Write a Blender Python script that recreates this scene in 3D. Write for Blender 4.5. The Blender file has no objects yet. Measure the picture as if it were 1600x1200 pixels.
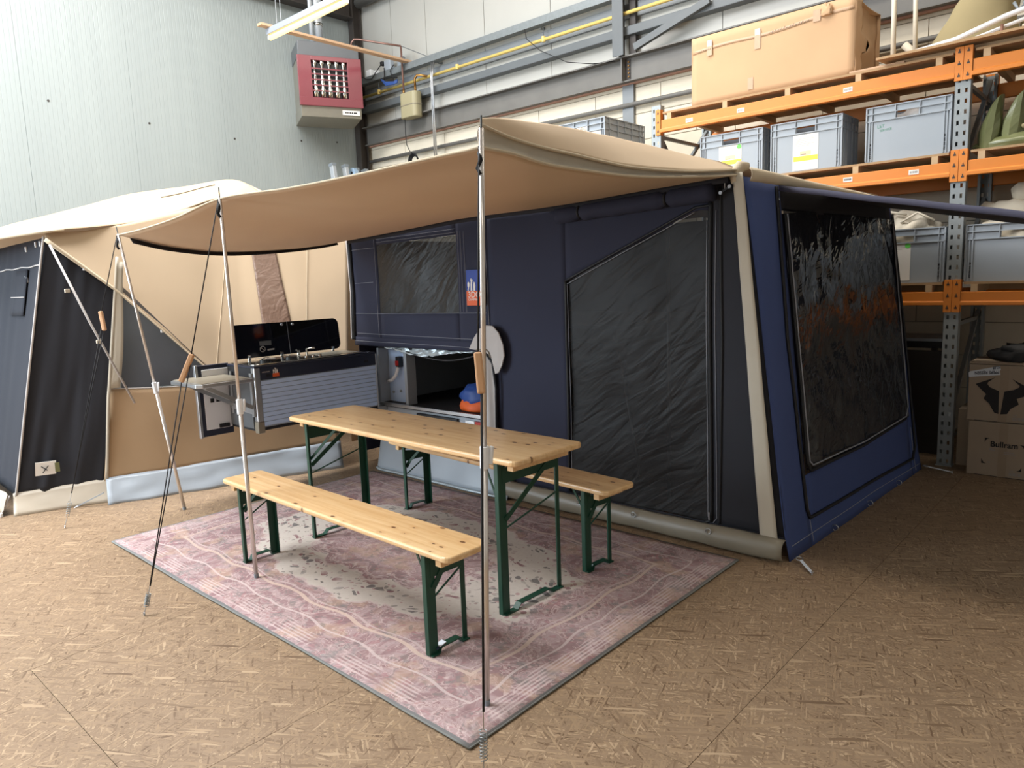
import bpy, bmesh, math, random
from math import sin, cos, pi, sqrt, atan2, radians
from mathutils import Vector, Matrix, noise

random.seed(7)
S = bpy.context.scene
C = S.collection

# ------------------------------------------------------------------ camera
cam = bpy.data.cameras.new('camera')
cam.sensor_fit = 'HORIZONTAL'
cam.sensor_width = 36.0
cam.lens = 25.407
cam.clip_start = 0.05
cam.clip_end = 200
co = bpy.data.objects.new('camera', cam)
C.objects.link(co)
_r = Vector((0.7423, 0.6691, -0.0357)); _w = Vector((-0.6670, 0.7312, -0.1433))
_r.normalize(); _w = (_w - _r * _w.dot(_r)).normalized(); _u = _r.cross(_w)
co.matrix_world = Matrix(((_r.x, _u.x, -_w.x, 0), (_r.y, _u.y, -_w.y, 0), (_r.z, _u.z, -_w.z, 1.568), (0, 0, 0, 1)))
S.camera = co

# ------------------------------------------------------------------ colour management, world, daylight
S.view_settings.view_transform = 'Standard'
S.view_settings.look = 'None'
S.view_settings.gamma = 1.0
S.view_settings.exposure = 0.22
S.view_settings.use_curve_mapping = False
wd = bpy.data.worlds.new('overcast_sky'); S.world = wd; wd.use_nodes = True
bg = wd.node_tree.nodes['Background']
bg.inputs[0].default_value = (0.80, 0.90, 1.0, 1); bg.inputs[1].default_value = 1.0


def area(name, loc, rot, sx, sy, power, col):
    l = bpy.data.lights.new(name, 'AREA'); l.shape = 'RECTANGLE'; l.size = sx; l.size_y = sy
    l.energy = power; l.color = col
    o = bpy.data.objects.new(name, l); C.objects.link(o); o.location = loc; o.rotation_euler = rot
    return o


# daylight through the big open gate in the front wall plus unseen area lights added under the closed roof
area('gate_daylight', (-7.9, -3.42, 2.45), (radians(90), 0, 0), 3.6, 4.6, 430, (0.76, 0.89, 1.0))
area('roof_light_a', (-6.2, 0.6, 6.88), (0, 0, 0), 2.4, 6.6, 1050, (0.97, 0.98, 1.0))
area('roof_light_b', (-7.2, 4.9, 6.88), (0, 0, 0), 4.0, 1.0, 70, (1.0, 0.97, 0.92))
area('roof_light_c', (-2.2, 4.9, 6.88), (0, 0, 0), 5.0, 0.9, 150, (1.0, 0.92, 0.80))
area('roof_light_d', (1.6, -1.2, 6.88), (0, 0, 0), 3.0, 1.2, 40, (1.0, 0.96, 0.90))


# ------------------------------------------------------------------ materials
def lin(c):
    return tuple(((x / 255.0) / 12.92 if x / 255.0 <= 0.04045 else ((x / 255.0 + 0.055) / 1.055) ** 2.4) for x in c)


class NT:
    """small helper for building node trees"""
    def __init__(s, name):
        s.m = bpy.data.materials.new(name); s.m.use_nodes = True
        s.t = s.m.node_tree; s.n = s.t.nodes; s.l = s.t.links
        s.b = s.n['Principled BSDF']; s.out = s.n['Material Output']

    def node(s, typ, **kw):
        n = s.n.new(typ)
        for k, v in kw.items():
            setattr(n, k, v)
        return n

    def link(s, a, b):
        s.l.new(a, b)

    def val(s, sock, v):
        if isinstance(v, (int, float)):
            sock.default_value = v
        elif isinstance(v, tuple):
            sock.default_value = v
        else:
            s.link(v, sock)

    def math(s, op, a, b=None, c=None, clamp=False):
        n = s.node('ShaderNodeMath', operation=op); n.use_clamp = clamp
        s.val(n.inputs[0], a)
        if b is not None: s.val(n.inputs[1], b)
        if c is not None: s.val(n.inputs[2], c)
        return n.outputs[0]

    def mix(s, f, a, b, blend='MIX'):
        n = s.node('ShaderNodeMixRGB', blend_type=blend)
        s.val(n.inputs[0], f)
        for i, v in ((1, a), (2, b)):
            if isinstance(v, tuple): n.inputs[i].default_value = (*v[:3], 1)
            else: s.link(v, n.inputs[i])
        return n.outputs[0]

    def coord(s, kind='Object'):
        return s.node('ShaderNodeTexCoord').outputs[kind]

    def mapping(s, vec, scale=(1, 1, 1), rot=(0, 0, 0), loc=(0, 0, 0)):
        if any(rot):
            r_ = s.node('ShaderNodeMapping'); s.link(vec, r_.inputs[0]); r_.inputs['Rotation'].default_value = rot; vec = r_.outputs[0]
        n = s.node('ShaderNodeMapping'); s.link(vec, n.inputs[0])
        n.inputs['Location'].default_value = loc; n.inputs['Scale'].default_value = scale
        return n.outputs[0]

    def noise(s, vec, scale, detail=3, rough=0.55, dist=0):
        n = s.node('ShaderNodeTexNoise'); s.link(vec, n.inputs['Vector'])
        n.inputs['Scale'].default_value = scale; n.inputs['Detail'].default_value = detail
        n.inputs['Roughness'].default_value = rough; n.inputs['Distortion'].default_value = dist
        return n.outputs['Fac']

    def voro(s, vec, scale, feature='F1', rnd=1.0):
        n = s.node('ShaderNodeTexVoronoi', feature=feature); s.link(vec, n.inputs['Vector'])
        n.inputs['Scale'].default_value = scale; n.inputs['Randomness'].default_value = rnd
        return n

    def ramp(s, f, stops, interp='LINEAR'):
        n = s.node('ShaderNodeValToRGB'); cr = n.color_ramp; cr.interpolation = interp
        while len(cr.elements) < len(stops): cr.elements.new(0.5)
        for e, (p, c) in zip(cr.elements, stops):
            e.position = p; e.color = (*c[:3], 1) if isinstance(c, tuple) else (c, c, c, 1)
        s.link(f, n.inputs[0]); return n.outputs[0]

    def bump(s, h, strength=0.3, dist=0.01):
        n = s.node('ShaderNodeBump'); n.inputs['Strength'].default_value = strength; n.inputs['Distance'].default_value = dist
        s.link(h, n.inputs['Height']); s.link(n.outputs[0], s.b.inputs['Normal']); return n.outputs[0]


def mat(name, rgb, rough=0.6, metal=0.0, var=0.08, vscale=6, bump=0.0, bscale=60, spec=0.5, coat=0.0, trans=0.0, transcol=None, alpha=1.0, stretch=(1, 1, 1), bdist=0.01):
    t = NT(name); c = lin(rgb)
    vec = t.mapping(t.coord(), stretch)
    if var > 0:
        f = t.noise(vec, vscale, 4)
        col = t.mix(f, tuple(x * (1 - var * 1.6) for x in c), tuple(min(1, x * (1 + var * 1.6)) for x in c))
        t.link(col, t.b.inputs['Base Color'])
    else:
        t.b.inputs['Base Color'].default_value = (*c, 1); col = None
    t.b.inputs['Roughness'].default_value = rough; t.b.inputs['Metallic'].default_value = metal
    t.b.inputs['Specular IOR Level'].default_value = spec; t.b.inputs['Coat Weight'].default_value = coat
    if bump > 0: t.bump(t.noise(vec, bscale, 3), bump, bdist)
    sh = t.b.outputs[0]
    if trans > 0:
        tr = t.node('ShaderNodeBsdfTranslucent'); tr.inputs[0].default_value = (*lin(transcol or rgb), 1)
        mx = t.node('ShaderNodeMixShader'); mx.inputs[0].default_value = trans
        t.link(sh, mx.inputs[1]); t.link(tr.outputs[0], mx.inputs[2]); sh = mx.outputs[0]
    if alpha < 1:
        tp = t.node('ShaderNodeBsdfTransparent'); mx = t.node('ShaderNodeMixShader'); mx.inputs[0].default_value = alpha
        t.link(tp.outputs[0], mx.inputs[1]); t.link(sh, mx.inputs[2]); sh = mx.outputs[0]
    t.link(sh, t.out.inputs[0])
    return t.m


def emis(name, rgb, strength):
    t = NT(name); t.b.inputs['Base Color'].default_value = (*lin(rgb), 1)
    t.b.inputs['Emission Color'].default_value = (*lin(rgb), 1); t.b.inputs['Emission Strength'].default_value = strength
    return t.m


def osb_mat():
    t = NT('osb_board')
    pos = t.node('ShaderNodeNewGeometry').outputs['Position']
    rnd = t.node('ShaderNodeObjectInfo').outputs['Random']
    off = t.math('MULTIPLY', rnd, 37.0)
    cmb = t.node('ShaderNodeCombineXYZ'); t.link(off, cmb.inputs[0]); t.link(off, cmb.inputs[1])
    add = t.node('ShaderNodeVectorMath', operation='ADD'); t.link(pos, add.inputs[0]); t.link(cmb.outputs[0], add.inputs[1])
    vec = add.outputs[0]
    wob = t.node('ShaderNodeTexNoise'); wob.inputs['Scale'].default_value = 9; t.link(vec, wob.inputs['Vector'])
    wv = t.node('ShaderNodeVectorMath', operation='MULTIPLY_ADD'); t.link(wob.outputs['Color'], wv.inputs[0]); wv.inputs[1].default_value = (0.018, 0.018, 0); t.link(vec, wv.inputs[2])
    vec = wv.outputs[0]
    col = None; h = None
    specs = [(-0.73, 13, 110, 0.0), (-1.3, 14, 125, 0.5), (-0.2, 14, 120, 0.5), (-0.95, 17, 160, 0.55), (-0.45, 16, 150, 0.6), (0.5, 16, 140, 0.70), (-1.9, 18, 170, 0.74), (-0.6, 9, 90, 0.86)]
    for i, (ang, sx, sy, thr) in enumerate(specs):
        v = t.voro(t.mapping(vec, (sx, sy, 1), (0, 0, ang), (i * 3.7, i * 1.9, 0)), 1.0)
        sep = t.node('ShaderNodeSeparateColor'); t.link(v.outputs['Color'], sep.inputs[0])
        c = t.ramp(sep.outputs[0], [(0.0, lin((104, 84, 66))), (0.12, lin((140, 121, 101))), (0.6, lin((157, 138, 117))), (0.88, lin((167, 146, 120))), (1.0, lin((196, 176, 150)))])
        if col is None:
            col = c; h = sep.outputs[0]
        else:
            mask = t.math('GREATER_THAN', sep.outputs[1], thr)
            col = t.mix(mask, col, c); h = t.mix(mask, h, sep.outputs[2])
    grain = t.noise(t.mapping(vec, (40, 260, 1), (0, 0, 0.3)), 1.0, 3)
    col = t.mix(0.35, col, t.mix(grain, lin((170, 150, 125)), lin((215, 200, 175))), 'MULTIPLY')
    col = t.mix(1.0, col, (0.95, 0.92, 0.88), 'MULTIPLY')
    big = t.noise(pos, 0.8, 3)
    col = t.mix(t.math('MULTIPLY', big, 0.35), col, lin((150, 122, 94)))
    t.link(col, t.b.inputs['Base Color'])
    t.b.inputs['Roughness'].default_value = 0.55
    t.b.inputs['Specular IOR Level'].default_value = 0.35
    t.bump(h, 0.12, 0.002)
    return t.m


def pine_mat():
    t = NT('varnished_pine'); co_ = t.coord()
    vec = t.mapping(co_, (1.2, 22, 22)); n1 = t.noise(vec, 1.6, 5, 0.6, 0.4)
    col = t.ramp(n1, [(0.25, lin((214, 170, 116))), (0.5, lin((230, 192, 140))), (0.75, lin((240, 208, 162)))])
    # boards glued side by side
    sep = t.node('ShaderNodeSeparateXYZ'); t.link(co_, sep.inputs[0])
    strip = t.math('FLOOR', t.math('MULTIPLY', sep.outputs[1], 10.0))
    wn = t.node('ShaderNodeTexWhiteNoise', noise_dimensions='1D'); t.link(strip, wn.inputs['W'])
    col = t.mix(t.math('MULTIPLY', wn.outputs['Value'], 0.35), col, lin((210, 162, 104)))
    v = t.voro(t.mapping(co_, (11, 22, 1)), 1.0)
    sepc = t.node('ShaderNodeSeparateColor'); t.link(v.outputs['Color'], sepc.inputs[0])
    pick = t.math('GREATER_THAN', sepc.outputs[0], 0.45)
    spot = t.math('MULTIPLY', t.math('LESS_THAN', v.outputs['Distance'], 0.17), pick)
    halo = t.math('MULTIPLY', t.ramp(v.outputs['Distance'], [(0.1, 1.0), (0.42, 0.0)]), pick)
    col = t.mix(t.math('MULTIPLY', halo, 0.35), col, lin((176, 108, 56)))
    col = t.mix(t.math('MULTIPLY', spot, 0.85), col, lin((86, 50, 28)))
    t.link(col, t.b.inputs['Base Color']); t.b.inputs['Roughness'].default_value = 0.32
    t.b.inputs['Coat Weight'].default_value = 0.25; t.b.inputs['Coat Roughness'].default_value = 0.2
    return t.m


def rug_mat(hx, hy):
    t = NT('faded_persian_rug'); co_ = t.coord()
    sep = t.node('ShaderNodeSeparateXYZ'); t.link(co_, sep.inputs[0])
    ax = t.math('ABSOLUTE', sep.outputs[0]); ay = t.math('ABSOLUTE', sep.outputs[1])
    sym = t.node('ShaderNodeCombineXYZ'); t.link(ax, sym.inputs[0]); t.link(ay, sym.inputs[1])
    sv = sym.outputs[0]
    ww = t.node('ShaderNodeTexNoise'); ww.inputs['Scale'].default_value = 6.0; t.link(sv, ww.inputs['Vector'])
    wv = t.node('ShaderNodeVectorMath', operation='MULTIPLY_ADD'); t.link(ww.outputs['Color'], wv.inputs[0]); wv.inputs[1].default_value = (0.16, 0.16, 0); t.link(sv, wv.inputs[2])
    d = t.math('MINIMUM', t.math('SUBTRACT', hx, ax), t.math('SUBTRACT', hy, ay))
    swirl = t.noise(sv, 4.6, 4, 0.6, 1.6)
    fine = t.noise(sv, 30.0, 3, 0.6, 1.2)
    med = t.noise(sv, 6.5, 2, 0.5, 2.6)

    def contour(f, c, w):
        return t.math('LESS_THAN', t.math('ABSOLUTE', t.math('SUBTRACT', f, c)), w)
    rose = t.ramp(swirl, [(0.30, lin((128, 98, 100))), (0.42, lin((148, 116, 117))), (0.5, lin((174, 150, 149))), (0.58, lin((140, 105, 106))), (0.72, lin((180, 160, 156)))])
    rose = t.mix(t.math('MULTIPLY', contour(med, 0.5, 0.014), 0.6), rose, lin((206, 184, 178)))
    rose = t.mix(t.math('MULTIPLY', contour(med, 0.40, 0.016), 0.55), rose, lin((112, 112, 108)))
    rose = t.mix(t.math('MULTIPLY', contour(swirl, 0.56, 0.012), 0.7), rose, lin((200, 176, 172)))
    teal = t.ramp(t.noise(sv, 4.6, 3, 0.7), [(0.58, 0.0), (0.64, 1.0)])
    rose = t.mix(t.math('MULTIPLY', t.math('MULTIPLY', teal, fine), 0.95), rose, lin((96, 106, 104)))
    gold = t.ramp(t.noise(t.mapping(sv, loc=(4, 9, 2)), 4.0, 3, 0.6), [(0.54, 0.0), (0.62, 1.0)])
    rose = t.mix(t.math('MULTIPLY', gold, 0.45), rose, lin((190, 158, 128)))

    def leaves(scale, loc, thr, rad, cols):
        v = t.voro(t.mapping(wv.outputs[0], (scale, scale * 1.7, 1), (0, 0, 0.5), loc), 1.0)
        sc = t.node('ShaderNodeSeparateColor'); t.link(v.outputs['Color'], sc.inputs[0])
        m = t.math('MULTIPLY', t.math('LESS_THAN', v.outputs['Distance'], t.math('MULTIPLY_ADD', sc.outputs[2], 0.2, rad)), t.math('GREATER_THAN', sc.outputs[0], thr))
        return m, t.mix(t.math('GREATER_THAN', sc.outputs[1], 0.5), lin(cols[0]), lin(cols[1]))
    m1, c1_ = leaves(15.0, (0, 0, 0), 0.30, 0.24, ((94, 92, 90), (132, 88, 92)))
    m2, c2_ = leaves(24.0, (3, 7, 0), 0.40, 0.22, ((110, 106, 100), (160, 108, 112)))
    rose = t.mix(t.math('MULTIPLY', m2, 0.5), rose, c2_)
    # cream field with flowers around an inner medallion
    ang = t.math('ARCTAN2', t.math('MULTIPLY', ay, 1.5), ax)
    scal = t.math('MULTIPLY', t.math('SINE', t.math('MULTIPLY', ang, 14.0)), 0.05)
    scal = t.math('ADD', scal, t.math('MULTIPLY', t.math('SUBTRACT', swirl, 0.5), 0.35))
    rr_ = t.math('SQRT', t.math('ADD', t.math('POWER', t.math('DIVIDE', ax, hx * 0.74), 2.0), t.math('POWER', t.math('DIVIDE', ay, hy * 0.62), 2.0)))
    rr_ = t.math('ADD', rr_, scal)
    cream = t.mix(fine, lin((190, 180, 168)), lin((212, 204, 194)))
    cluster = t.ramp(t.noise(sv, 5.0, 2), [(0.40, 0.25), (0.5, 1.0)])
    cream = t.mix(t.math('MULTIPLY', t.math('MULTIPLY', m2, 0.7), cluster), cream, c2_)
    cream = t.mix(t.math('MULTIPLY', t.math('MULTIPLY', m1, 0.9), cluster), cream, c1_)
    col = t.mix(t.math('LESS_THAN', rr_, 0.98), rose, cream)
    col = t.mix(t.math('LESS_THAN', rr_, 0.58), col, rose)
    for c_, w_ in ((0.58, 0.018), (0.98, 0.016), (0.50, 0.010)):
        col = t.mix(t.math('MULTIPLY', contour(rr_, c_, w_), 0.7), col, lin((204, 186, 180)))
    # scalloped border bands following the edge
    along = t.math('SINE', t.math('MULTIPLY', t.math('ADD', ax, ay), 15.0))
    dw = t.math('ADD', d, t.math('MULTIPLY', along, 0.013))
    for lo, hi, c, a in ((0.30, 0.318, (204, 180, 164), 0.8), (0.335, 0.345, (196, 176, 172), 0.7), (0.18, 0.192, (206, 188, 184), 0.7)):
        m = t.math('MULTIPLY', t.math('GREATER_THAN', dw, lo), t.math('LESS_THAN', dw, hi))
        col = t.mix(t.math('MULTIPLY', m, a), col, lin(c))
    stripes = t.math('GREATER_THAN', t.math('SINE', t.math('MULTIPLY', d, 330.0)), 0.1)
    m = t.math('MULTIPLY', t.math('MULTIPLY', t.math('GREATER_THAN', d, 0.035), t.math('LESS_THAN', dw, 0.13)), stripes)
    m = t.math('MULTIPLY', m, t.ramp(t.noise(sv, 4.0, 1), [(0.42, 0.1), (0.5, 0.6)]))
    col = t.mix(m, col, lin((210, 190, 186)))
    col = t.mix(t.math('LESS_THAN', d, 0.012), col, lin((104, 106, 104)))
    fade = t.noise(co_, 2.2, 3)
    col = t.mix(t.math('MULTIPLY', fade, 0.36), col, lin((172, 160, 160)))
    t.link(col, t.b.inputs['Base Color']); t.b.inputs['Roughness'].default_value = 0.95
    t.b.inputs['Specular IOR Level'].default_value = 0.1
    t.bump(t.noise(co_, 260, 2), 0.25, 0.004)
    return t.m


def panel_mat():
    t = NT('painted_sandwich_panel'); co_ = t.coord('Object')
    w = t.node('ShaderNodeTexWave', wave_type='BANDS', bands_direction='Y'); t.link(co_, w.inputs[0]); w.inputs['Scale'].default_value = 6.2
    n = t.noise(t.mapping(co_, (1, 3, 0.3)), 1.5, 3)
    t.link(t.mix(n, lin((142, 149, 148)), lin((154, 161, 159))), t.b.inputs['Base Color'])
    t.b.inputs['Roughness'].default_value = 0.34; t.b.inputs['Specular IOR Level'].default_value = 0.5
    hh = t.ramp(w.outputs['Fac'], [(0.0, 0.0), (0.08, 1.0), (1.0, 1.0)])
    t.bump(hh, 0.55, 0.003)
    return t.m


def vinyl_mat(name, rgb, alpha, bs, rough=0.08, bstr=0.9, spec=0.8, front=False):
    t = NT(name); co_ = t.coord()
    if front:
        n = t.noise(t.mapping(co_, (1.0, 1, 4.0), (0, 0.75, 0)), bs, 3, 0.5, 1.2)
        n2 = t.noise(t.mapping(co_, (1.2, 1, 5.0), (0, 0.55, 0)), bs * 1.9, 2, 0.5, 0.8)
    else:
        n = t.noise(t.mapping(co_, (1, 3.2, 1.6), (0.5, 0, 0)), bs, 3, 0.5, 1.5)
        n2 = t.noise(t.mapping(co_, (1, 1.5, 4.0), (-0.4, 0, 0)), bs * 1.7, 2, 0.5, 1.0)
    t.b.inputs['Base Color'].default_value = (*lin(rgb), 1); t.b.inputs['Roughness'].default_value = rough
    t.b.inputs['Specular IOR Level'].default_value = spec
    t.bump(t.math('ADD', n, t.math('MULTIPLY', n2, 0.5)), bstr, 0.03)
    tp = t.node('ShaderNodeBsdfTransparent'); mx = t.node('ShaderNodeMixShader'); mx.inputs[0].default_value = alpha
    t.link(tp.outputs[0], mx.inputs[1]); t.link(t.b.outputs[0], mx.inputs[2]); t.link(mx.outputs[0], t.out.inputs[0])
    return t.m


M = {}
M['osb'] = osb_mat()
M['pine'] = pine_mat()
M['panel'] = panel_mat()
M['clad'] = mat('light_grey_cladding', (172, 171, 165), 0.45, var=0.03, vscale=2)
M['block'] = mat('painted_sand_lime_block', (214, 205, 186), 0.85, var=0.05, vscale=5, bump=0.15, bscale=60)
M['mortar'] = mat('grey_mortar', (168, 160, 146), 0.9, var=0.08, vscale=12)
M['steel'] = mat('grey_painted_steel', (92, 97, 100), 0.5, var=0.10, vscale=3)
M['steel_dk'] = mat('dull_steel_beam', (104, 102, 98), 0.55, var=0.14, vscale=4)
M['steel_dark'] = mat('dark_brown_steel', (58, 52, 48), 0.6, var=0.1)
M['galv'] = mat('galvanised_steel', (150, 156, 158), 0.38, 0.75, var=0.16, vscale=30)
M['duct'] = mat('dull_galvanised_duct', (122, 128, 130), 0.5, 0.3, var=0.14, vscale=30)
M['colgrey'] = mat('blue_grey_paint', (124, 129, 133), 0.5, var=0.05)
M['flue'] = mat('bright_flue_steel', (206, 212, 218), 0.3, 0.45, var=0.04)
M['rust'] = mat('rust_primer', (166, 126, 108), 0.8, var=0.15, vscale=20)
M['yellow'] = mat('yellow_gas_pipe', (210, 184, 106), 0.4, var=0.04)
M['meter'] = mat('beige_gas_meter', (152, 144, 114), 0.5, var=0.04)
M['copper'] = mat('copper_pipe', (136, 104, 94), 0.4, 0.5, var=0.12, vscale=14)
M['brass'] = mat('brass_fitting', (150, 110, 60), 0.35, 0.8, var=0.1)
M['alu'] = mat('brushed_aluminium', (188, 190, 192), 0.32, 0.9, var=0.04, vscale=20)
M['chrome'] = mat('polished_steel_pole', (222, 214, 206), 0.22, 0.6, var=0.03)
M['white'] = mat('white_plastic', (236, 238, 240), 0.4, var=0.02)
M['black'] = mat('black_plastic', (24, 24, 26), 0.45, var=0.0)
M['blackgloss'] = mat('black_glass_lid', (8, 8, 10), 0.06, var=0.0, spec=0.6)
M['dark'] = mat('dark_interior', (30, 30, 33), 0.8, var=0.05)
M['rope'] = mat('black_rope', (20, 19, 20), 0.8, var=0.0)
M['handle'] = mat('beech_wood', (206, 160, 118), 0.55, var=0.06, vscale=8, stretch=(8, 8, 1))
M['lath'] = mat('pine_lath', (196, 162, 130), 0.7, var=0.06, vscale=10)
M['green'] = mat('dark_green_enamel', (22, 66, 50), 0.38, var=0.08, vscale=10, spec=0.5)
M['tan'] = mat('sand_canvas', (207, 184, 154), 0.9, var=0.03, vscale=3, bump=0.05, bscale=300, trans=0.22, transcol=(188, 162, 146))
M['tanhem'] = mat('sand_canvas_hem', (200, 184, 158), 0.9, var=0.04, vscale=5)
M['tanstrip'] = mat('pale_canvas_strip', (190, 181, 164), 0.9, var=0.05, vscale=6)
M['brown'] = mat('camel_canvas', (170, 142, 110), 0.9, var=0.04, vscale=3)
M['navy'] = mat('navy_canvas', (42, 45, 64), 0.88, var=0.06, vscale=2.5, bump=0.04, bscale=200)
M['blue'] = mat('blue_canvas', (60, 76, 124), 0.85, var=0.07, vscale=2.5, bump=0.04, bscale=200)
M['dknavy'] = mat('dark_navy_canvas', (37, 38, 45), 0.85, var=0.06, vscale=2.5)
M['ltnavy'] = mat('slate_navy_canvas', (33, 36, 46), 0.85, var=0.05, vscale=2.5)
M['zip'] = mat('black_zip_tape', (22, 23, 27), 0.6, var=0.0)
M['thread'] = mat('white_stitching', (150, 152, 160), 0.8, var=0.0)
M['mesh'] = vinyl_mat('black_insect_mesh', (27, 26, 26), 0.88, 1.3, 0.55, 0.6, 0.35, True)
M['smoke'] = mat('grey_mesh_window', (74, 76, 84), 0.6, var=0.08, vscale=5, alpha=0.9)
M['tinted'] = vinyl_mat('dark_tinted_window_film', (32, 32, 31), 0.95, 2.0, 0.42, 0.5, 0.35, True)
M['clear'] = vinyl_mat('wrinkled_clear_window_film', (40, 44, 52), 0.84, 1.5, 0.07, 0.55)
M['brownfilm'] = vinyl_mat('brown_window_film', (120, 94, 78), 0.96, 2.5, 0.4, 0.3)
M['pvc'] = mat('grey_pvc_skirt', (156, 163, 170), 0.35, var=0.04, vscale=4)
M['pvcbeige'] = mat('beige_pvc_skirt', (186, 174, 156), 0.45, var=0.04, vscale=4)
M['pvcgrey'] = mat('olive_grey_pvc', (136, 128, 112), 0.4, var=0.06, vscale=4)
M['silver'] = mat('silver_lining', (176, 186, 190), 0.3, 0.3, var=0.08, vscale=12)
M['greycloth'] = mat('light_grey_cloth', (186, 180, 176), 0.9, var=0.04)
M['kitgrey'] = mat('blue_grey_slat', (196, 218, 250), 0.35, 0.0, var=0.03)
M['kitnavy'] = mat('dark_blue_trim', (40, 44, 60), 0.35, var=0.0)
M['stainless'] = mat('stainless_steel', (200, 198, 192), 0.14, 1.0, var=0.03)
M['orange'] = mat('orange_rack_enamel', (222, 132, 48), 0.45, var=0.05, vscale=4)
M['rackgrey'] = mat('grey_rack_steel', (146, 152, 154), 0.42, 0.35, var=0.06, vscale=5)
M['chip'] = mat('chipboard', (172, 140, 104), 0.85, var=0.12, vscale=40)
M['batten'] = mat('raw_batten', (196, 166, 130), 0.85, var=0.08, vscale=10)
M['crate'] = mat('grey_blue_crate_plastic', (156, 164, 172), 0.42, var=0.03, vscale=4)
M['cratedk'] = mat('grey_crate_plastic', (130, 138, 144), 0.42, var=0.03, vscale=4)
M['paper'] = mat('white_paper', (238, 234, 228), 0.8, var=0.02)
M['hi'] = mat('yellow_highlighter', (246, 226, 90), 0.8, var=0.0)
M['pinkink'] = mat('pale_orange_print', (240, 206, 170), 0.8, var=0.0)
M['ink'] = mat('dark_ink', (36, 34, 36), 0.8, var=0.0)
M['inkgrey'] = mat('grey_ink', (150, 146, 142), 0.8, var=0.0)
M['gsticker'] = mat('green_sticker', (112, 226, 96), 0.6, var=0.0)
M['card'] = mat('brown_cardboard', (196, 160, 124), 0.85, var=0.04, vscale=3)
M['card2'] = mat('grey_brown_cardboard', (160, 143, 124), 0.85, var=0.05, vscale=4)
M['tape'] = mat('clear_parcel_tape', (182, 146, 112), 0.5, var=0.10, vscale=30, spec=0.8)
M['tape2'] = mat('dull_parcel_tape', (150, 131, 110), 0.4, var=0.05, vscale=10)
M['cream'] = mat('cream_canvas', (222, 212, 192), 0.85, var=0.06, vscale=8)
M['olive'] = mat('olive_tarpaulin', (112, 116, 78), 0.3, var=0.1, vscale=5, spec=0.6)
M['khaki'] = mat('khaki_canvas', (156, 142, 106), 0.9, var=0.05, vscale=5)
M['heatred'] = mat('dark_red_enamel', (124, 58, 66), 0.28, var=0.04, vscale=3)
M['heatgrey'] = mat('dark_grey_heater', (92, 95, 98), 0.4, var=0.05)
M['heatlow'] = mat('grey_beige_heater', (140, 136, 124), 0.35, 0.3, var=0.05)
M['orangebag'] = mat('orange_nylon', (222, 96, 36), 0.6, var=0.05)
M['bluebag'] = mat('royal_blue_nylon', (40, 72, 140), 0.55, var=0.08)
M['logoblue'] = mat('logo_blue', (44, 72, 160), 0.6, var=0.0)
M['logoorange'] = mat('logo_orange', (226, 96, 40), 0.6, var=0.0)
M['redlight'] = mat('red_reflector', (170, 40, 36), 0.3, var=0.0)
M['tapewhite'] = mat('white_printed_tape', (214, 220, 228), 0.35, var=0.0)
M['tapeink'] = mat('navy_print', (34, 46, 70), 0.6, var=0.0)
M['bluecord'] = mat('blue_cord', (52, 84, 150), 0.6, var=0.0)
M['ceil'] = mat('grey_roof_sheet', (150, 152, 150), 0.7, var=0.03)
M['hallwall'] = mat('plain_hall_wall', (186, 186, 184), 0.8, var=0.04)
M['tube'] = emis('lit_fluorescent_tube', (255, 212, 124), 2.6)
M['lampbody'] = mat('white_lamp_housing', (150, 156, 166), 0.5, var=0.0)
M['bluewheel'] = mat('pale_blue_wheel', (160, 184, 206), 0.4, var=0.0)
M['bed'] = mat('pale_blue_mattress', (150, 164, 178), 0.9, var=0.05)

# ------------------------------------------------------------------ mesh helpers
ORG = {}


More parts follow.
